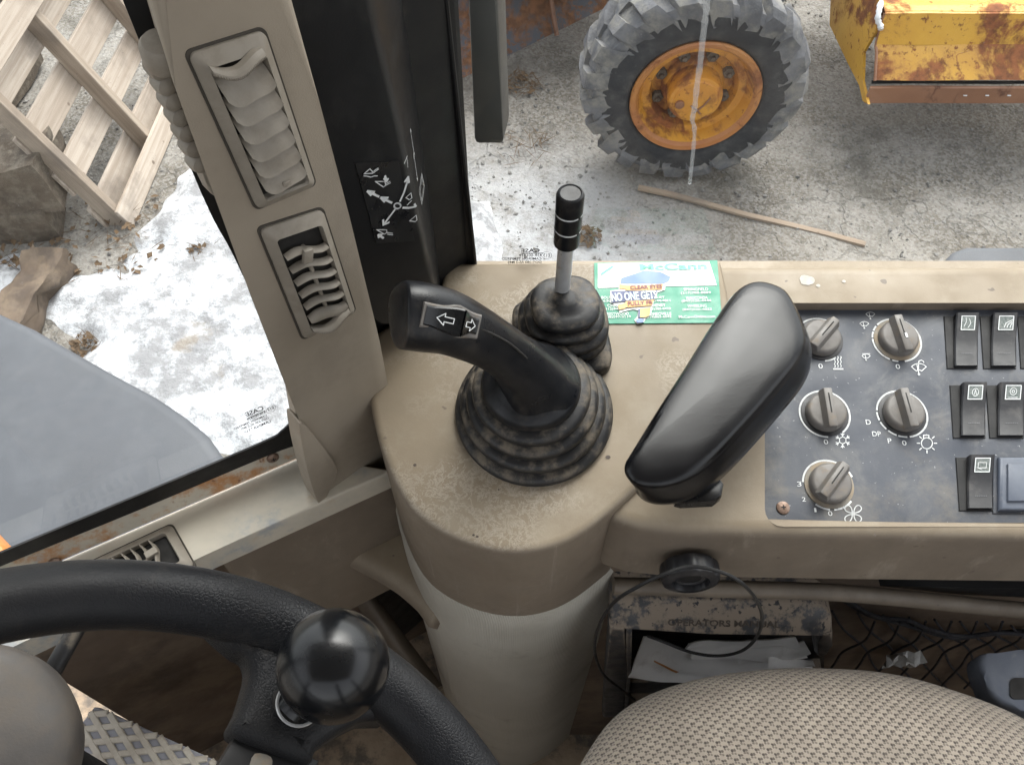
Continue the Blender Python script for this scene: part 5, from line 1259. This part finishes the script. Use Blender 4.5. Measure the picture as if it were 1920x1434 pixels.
bm = bmesh.new(); q = hit(1695, 1238, HY(.325)); rr = random.Random(4); n6 = 6
g_ = [[bm.verts.new(q+V(((i/n6-.5)*.045, rr.uniform(-.008, .008), (j/n6-.5)*.04+rr.uniform(-.004, .004)))) for j in range(n6+1)] for i in range(n6+1)]
for i in range(n6):
    for j in range(n6): bm.faces.new((g_[i][j], g_[i+1][j], g_[i+1][j+1])); bm.faces.new((g_[i][j], g_[i+1][j+1], g_[i][j+1]))
m_wrap = M('wrapper', (.5, .5, .49), (.3, .3, .28), 60, .3); tag(obj('crumpled_wrapper', bm, m_wrap, smooth=0), 'crumpled clear wrapper caught in the cargo net', 'wrapper')
bk_ = thing('seat_belt_buckle', 'blue grey plastic seat belt buckle beside the patterned seat', 'buckle', at(1890, 1270, .5))
bm = bmesh.new(); prism(bm, catmull(hits([(1838, 1228), (1870, 1224), (1990, 1218), (1990, 1330), (1880, 1320), (1845, 1270)], HZ(.55)), 3, True), V((0, 0, -.03)), .006, 3); obj('housing', bm, m_buckle, bk_, 60)
bm = bmesh.new(); prism(bm, hits(rounded_rect_px(1894, 1270, 1975, 1310, 10), HZ(.5515)), V((0, 0, -.001))); obj('slot', bm, m_cavity, bk_)

# ================================================================== seat
sp_ = [(1060, 1480), (1085, 1434), (1115, 1385), (1150, 1340), (1200, 1305), (1260, 1280), (1330, 1262), (1400, 1252), (1480, 1246), (1560, 1247), (1640, 1252), (1720, 1266), (1800, 1290), (1870, 1315), (1940, 1348), (2050, 1420), (2150, 1560), (2150, 1750), (1980, 1900), (1500, 1960), (1150, 1850), (1050, 1600)]
sl = dec_loop(catmull(hits(sp_, HZ(.56)), 3, True), .004); scn = sum(sl, V((0, 0, 0)))/len(sl); bm = bmesh.new(); rings = []
for s, h in ((.12, .058), (.3, .057), (.5, .054), (.66, .048), (.78, .040), (.87, .031), (.935, .020), (.975, .009), (.995, .0), (1.0, -.012), (.99, -.03), (.96, -.05), (.93, -.08), (.9, -.16)): rings.append([bm.verts.new(scn+(p-scn)*s+V((0, 0, h-.012))) for p in sl])
nS = len(sl)
for k in range(len(rings)-1):
    for i in range(nS): add_face(bm, (rings[k][i], rings[k][(i+1) % nS], rings[k+1][(i+1) % nS], rings[k+1][i]))
add_face(bm, rings[0]); seat = thing('operator_seat', 'cream operator seat cushion with small brown woven dots', 'seat', V((scn.x, scn.y, .0)))
obj('cushion', bm, m_seat, seat, 80)
bm = bmesh.new(); box(bm, V((scn.x, scn.y-.02, .05)), V((.28, .2, .7)), None, .02); obj('seat_base', bm, m_black, seat)

# ================================================================== steering wheel
SC = V((-.15155, -.05266, 1.04245)); SN = V((.46961, .08489, .87878)).normalized(); SR = .20
stw = thing('steering_wheel', 'worn black leather steering wheel with a ball spinner knob', 'steering wheel', SC)
SP = (SC, SN); msw = frame(SC, SN, hit(620, 1215, SP)-SC)
bm = bmesh.new(); nA, nT = 120, 20
for i in range(nA):
    a = 2*math.pi*i/nA
    row = []
g_ = [[None]*nT for _ in range(nA)]
for i in range(nA):
    a = 2*math.pi*i/nA
    for j in range(nT):
        b = 2*math.pi*j/nT; g_[i][j] = bm.verts.new(msw @ V(((SR+.0165*math.cos(b))*math.cos(a), (SR+.0165*math.cos(b))*math.sin(a), .0165*math.sin(b))))
for i in range(nA):
    for j in range(nT): bm.faces.new((g_[i][j], g_[(i+1) % nA][j], g_[(i+1) % nA][(j+1) % nT], g_[i][(j+1) % nT]))
obj('rim', bm, m_leather, stw, 180)
# spoke pad flowing into the rim
S0 = shift(SP, .004)
bm = bmesh.new(); spx = [(400, 1150), (640, 1190), (740, 1330), (690, 1345), (645, 1368), (600, 1400), (585, 1424), (510, 1398), (440, 1366), (455, 1320), (470, 1270), (474, 1245), (466, 1222), (440, 1206)]
lp = dec_loop(catmull(hits(spx, S0), 3, True)); shell(bm, lp, SN, .008, lambda p: p-SN*.02, 5); obj('spoke_pad', bm, m_leather, stw, 60)
bm = bmesh.new(); prism(bm, hits([(447, 1368), (600, 1424), (540, 1560), (330, 1560)], shift(SP, -.006)), -SN*.008, .002, 2); ar = obj('spoke', bm, m_black, stw)
bm = bmesh.new(); prism(bm, catmull(hits([(478, 1412), (508, 1418), (506, 1440), (470, 1440)], shift(SP, -.0055)), 3, True), -SN*.001); obj('spoke_slot', bm, m_knobpale, ar)
bm = bmesh.new(); lathe(bm, [(.06, -.05), (.06, -.01), (.045, .0), (.01, .004)], msw, 40, True, True); obj('hub', bm, m_black, stw)
bm = bmesh.new(); tube(bm, [SC-SN*.03, SC-SN*.5], .035, 24); obj('column', bm, m_black, stw)
for k in range(2):
    bm = bmesh.new(); d = Matrix.Rotation(R(120*(k+1)), 3, SN) @ (hit(560, 1390, SP)-SC).normalized(); tube(bm, [SC+d*.05, SC+d*SR], [(.018, .006)]*2, 10); obj('spoke', bm, m_gloss, stw)
# spinner knob
KC = hit(625, 1247, shift(SP, .040)); dpt = (KC-CAM).dot(V((0, math.cos(PITCH), -math.sin(PITCH)))); KR = 105*dpt/FPX
mk = frame(KC, SN, V((1, 0, 0))); bm = bmesh.new()
lathe(bm, [(KR*math.sin(t), -KR*math.cos(t)) for t in [R(22+k*(156/20)) for k in range(21)]]+[(.0005, KR)], mk, 48, True, True); sk_ = obj('spinner_knob', bm, m_gloss, stw, 80)
KB = hit(548, 1330, shift(SP, .002)); bm = bmesh.new()
tube(bm, [KC-SN*KR*.8, KB.lerp(KC-SN*KR, .5), KB], [.010, .010, .0095], 20); obj('knob_stem', bm, m_gloss, sk_)
bm = bmesh.new(); mks = frame(KB+SN*.0102, SN, V((1, 0, 0))); lathe(bm, [(.0112, 0), (.0108, .001), (.0100, .001), (.0096, 0)], mks, 32, False, False); obj('stem_ring', bm, m_chrome, sk_)
bm = bmesh.new(); prism(bm, catmull(hits([(512, 1300), (540, 1290), (590, 1345), (582, 1362), (560, 1364), (520, 1340)], shift(SP, .0046)), 3, True), -SN*.0005); obj('stem_recess', bm, m_cavity, stw)

# ================================================================== column cap, stalk, pedal
cc_ = at(-108, 1400, .80); bm = bmesh.new(); mcap = frame(cc_-V((0, 0, .02)), V((.22, -.1, 1)).normalized())
ccap = thing('column_cap', 'domed grey brown cap on the steering column below the wheel', 'cap', V((cc_.x, cc_.y, .5)))
lathe(bm, [(r_*1.27, h_) for r_, h_ in ((.058, -.05), (.061, -.02), (.0605, -.004), (.057, .004), (.048, .010), (.032, .0145), (.012, .0165), (.002, .0168))], mcap, 56, True, True); obj('dome', bm, m_cap, ccap, 60)
bm = bmesh.new(); tube(bm, [cc_-V((0, 0, .06)), V((cc_.x-.05, cc_.y-.02, FLZ))], .04, 20); obj('column_shroud', bm, m_black, ccap)
bm = bmesh.new(); tube(bm, [at(60, 1320, .74), at(100, 1255, .75), at(142, 1180, .76), at(165, 1130, .765)], [.0075, .0072, .007, .007], 14); tag(obj('stalk_lever', bm, m_boot), 'dusty black stalk lever behind the steering wheel rim', 'lever')
PZ = .25; ped = thing('foot_pedal', 'worn tan foot pedal with raised square grid tread', 'pedal', at(280, 1420, PZ))
ppx = [(176, 1324), (186, 1325), (420, 1432), (640, 1560), (420, 1700), (150, 1560), (143, 1380), (152, 1355)]
plp = hits(ppx, HZ(PZ)); bm = bmesh.new(); prism(bm, plp, V((0, 0, -.012)), .003, 2); obj('pedal_plate', bm, m_pblue, ped)
q0 = hit(180, 1378, HZ(PZ)); e1 = hit(211.6, 1374.5, HZ(PZ))-q0; e2 = hit(195, 1403, HZ(PZ))-q0
inset = offset_loop(plp, V((0, 0, 1)), .002)
def clip(a, b):
    t0, t1 = -1e9, 1e9; d = b-a; L_ = len(inset); ar_ = sum(inset[i].x*inset[(i+1) % L_].y-inset[(i+1) % L_].x*inset[i].y for i in range(L_)); sg = 1 if ar_ > 0 else -1
    for i in range(L_):
        p, q = inset[i], inset[(i+1) % L_]; e = q-p; nx, ny = -e.y*sg, e.x*sg
        den = d.x*nx+d.y*ny; num = (p.x-a.x)*nx+(p.y-a.y)*ny
        if abs(den) < 1e-12:
            if num > 0: return None
        elif den > 0: t0 = max(t0, num/den)
        else: t1 = min(t1, num/den)
    return (a+d*t0, a+d*t1) if t1-t0 > .05 else None
for dirs, (da, db) in enumerate(((e1, e2), (e2, e1))):
    for k in range(-14, 18):
        s_ = q0+db*(k+.5); c_ = clip(s_-da*.0, s_+da)
        if not c_: continue
        a, b = c_; bm = bmesh.new(); dd = (b-a).normalized(); w = V((-dd.y, dd.x, 0))*.0040; hh = .0042 if dirs else .0036
        if (b-a).length < .012: continue
        prism(bm, [a-w+V((0, 0, hh)), b-w+V((0, 0, hh)), b+w+V((0, 0, hh)), a+w+V((0, 0, hh))], V((0, 0, -hh-.001)), .0012, 1); obj('tread_rib', bm, m_ptan, ped)
bm = bmesh.new(); rim_ = catmull(plp, 1, True)
for a, b in zip(plp, plp[1:]+plp[:1]):
    pass
bm.free()
bm = bmesh.new(); tube(bm, [V((ped.location.x, ped.location.y, PZ-.012)), V((ped.location.x-.02, ped.location.y, FLZ))], .015, 12); obj('pedal_arm', bm, m_black, ped)

# ================================================================== spots and drips on the console
def splat(par, px, py, r, pl, mat, seed, squash=.8, name='dried_splash'):
    c = hit(px, py, pl); n = pl[1] if pl[1].dot(CAM-pl[0]) > 0 else -pl[1]; m = frame(c+n*.0005, n); rr = random.Random(seed); bm = bmesh.new()
    vs_ = []
    for i in range(18):
        a = 2*math.pi*i/18; q = r*(1+.25*noise.noise(V((math.cos(a)*1.5, math.sin(a)*1.5, seed)))); vs_.append(bm.verts.new(m @ V((q*math.cos(a), q*squash*math.sin(a), 0))))
    bm.faces.new(vs_); return obj(name, bm, mat, par, 0, recalc=False)
m_splat = M('dried_splash', (.52, .49, .44), (.40, .37, .32), 200, .6, bump=0)
m_spot = M('dark_spot', (.08, .06, .048), None, 200, .7, bump=0)
for px, py, r in ((1512, 526, .0075), (1534, 536, .0022), (1582, 528, .002)): splat(con, px, py, r, CONR, m_splat, px)
for px, py, r in ((778, 872, .0016), (1140, 857, .0022), (888, 1003, .0012), (895, 1006, .0012), (935, 918, .0008), (1640, 1003, .001)): splat(con, px, py, r, CON if px < 1300 else CONR, m_spot, px, .8, 'dirt_spot')
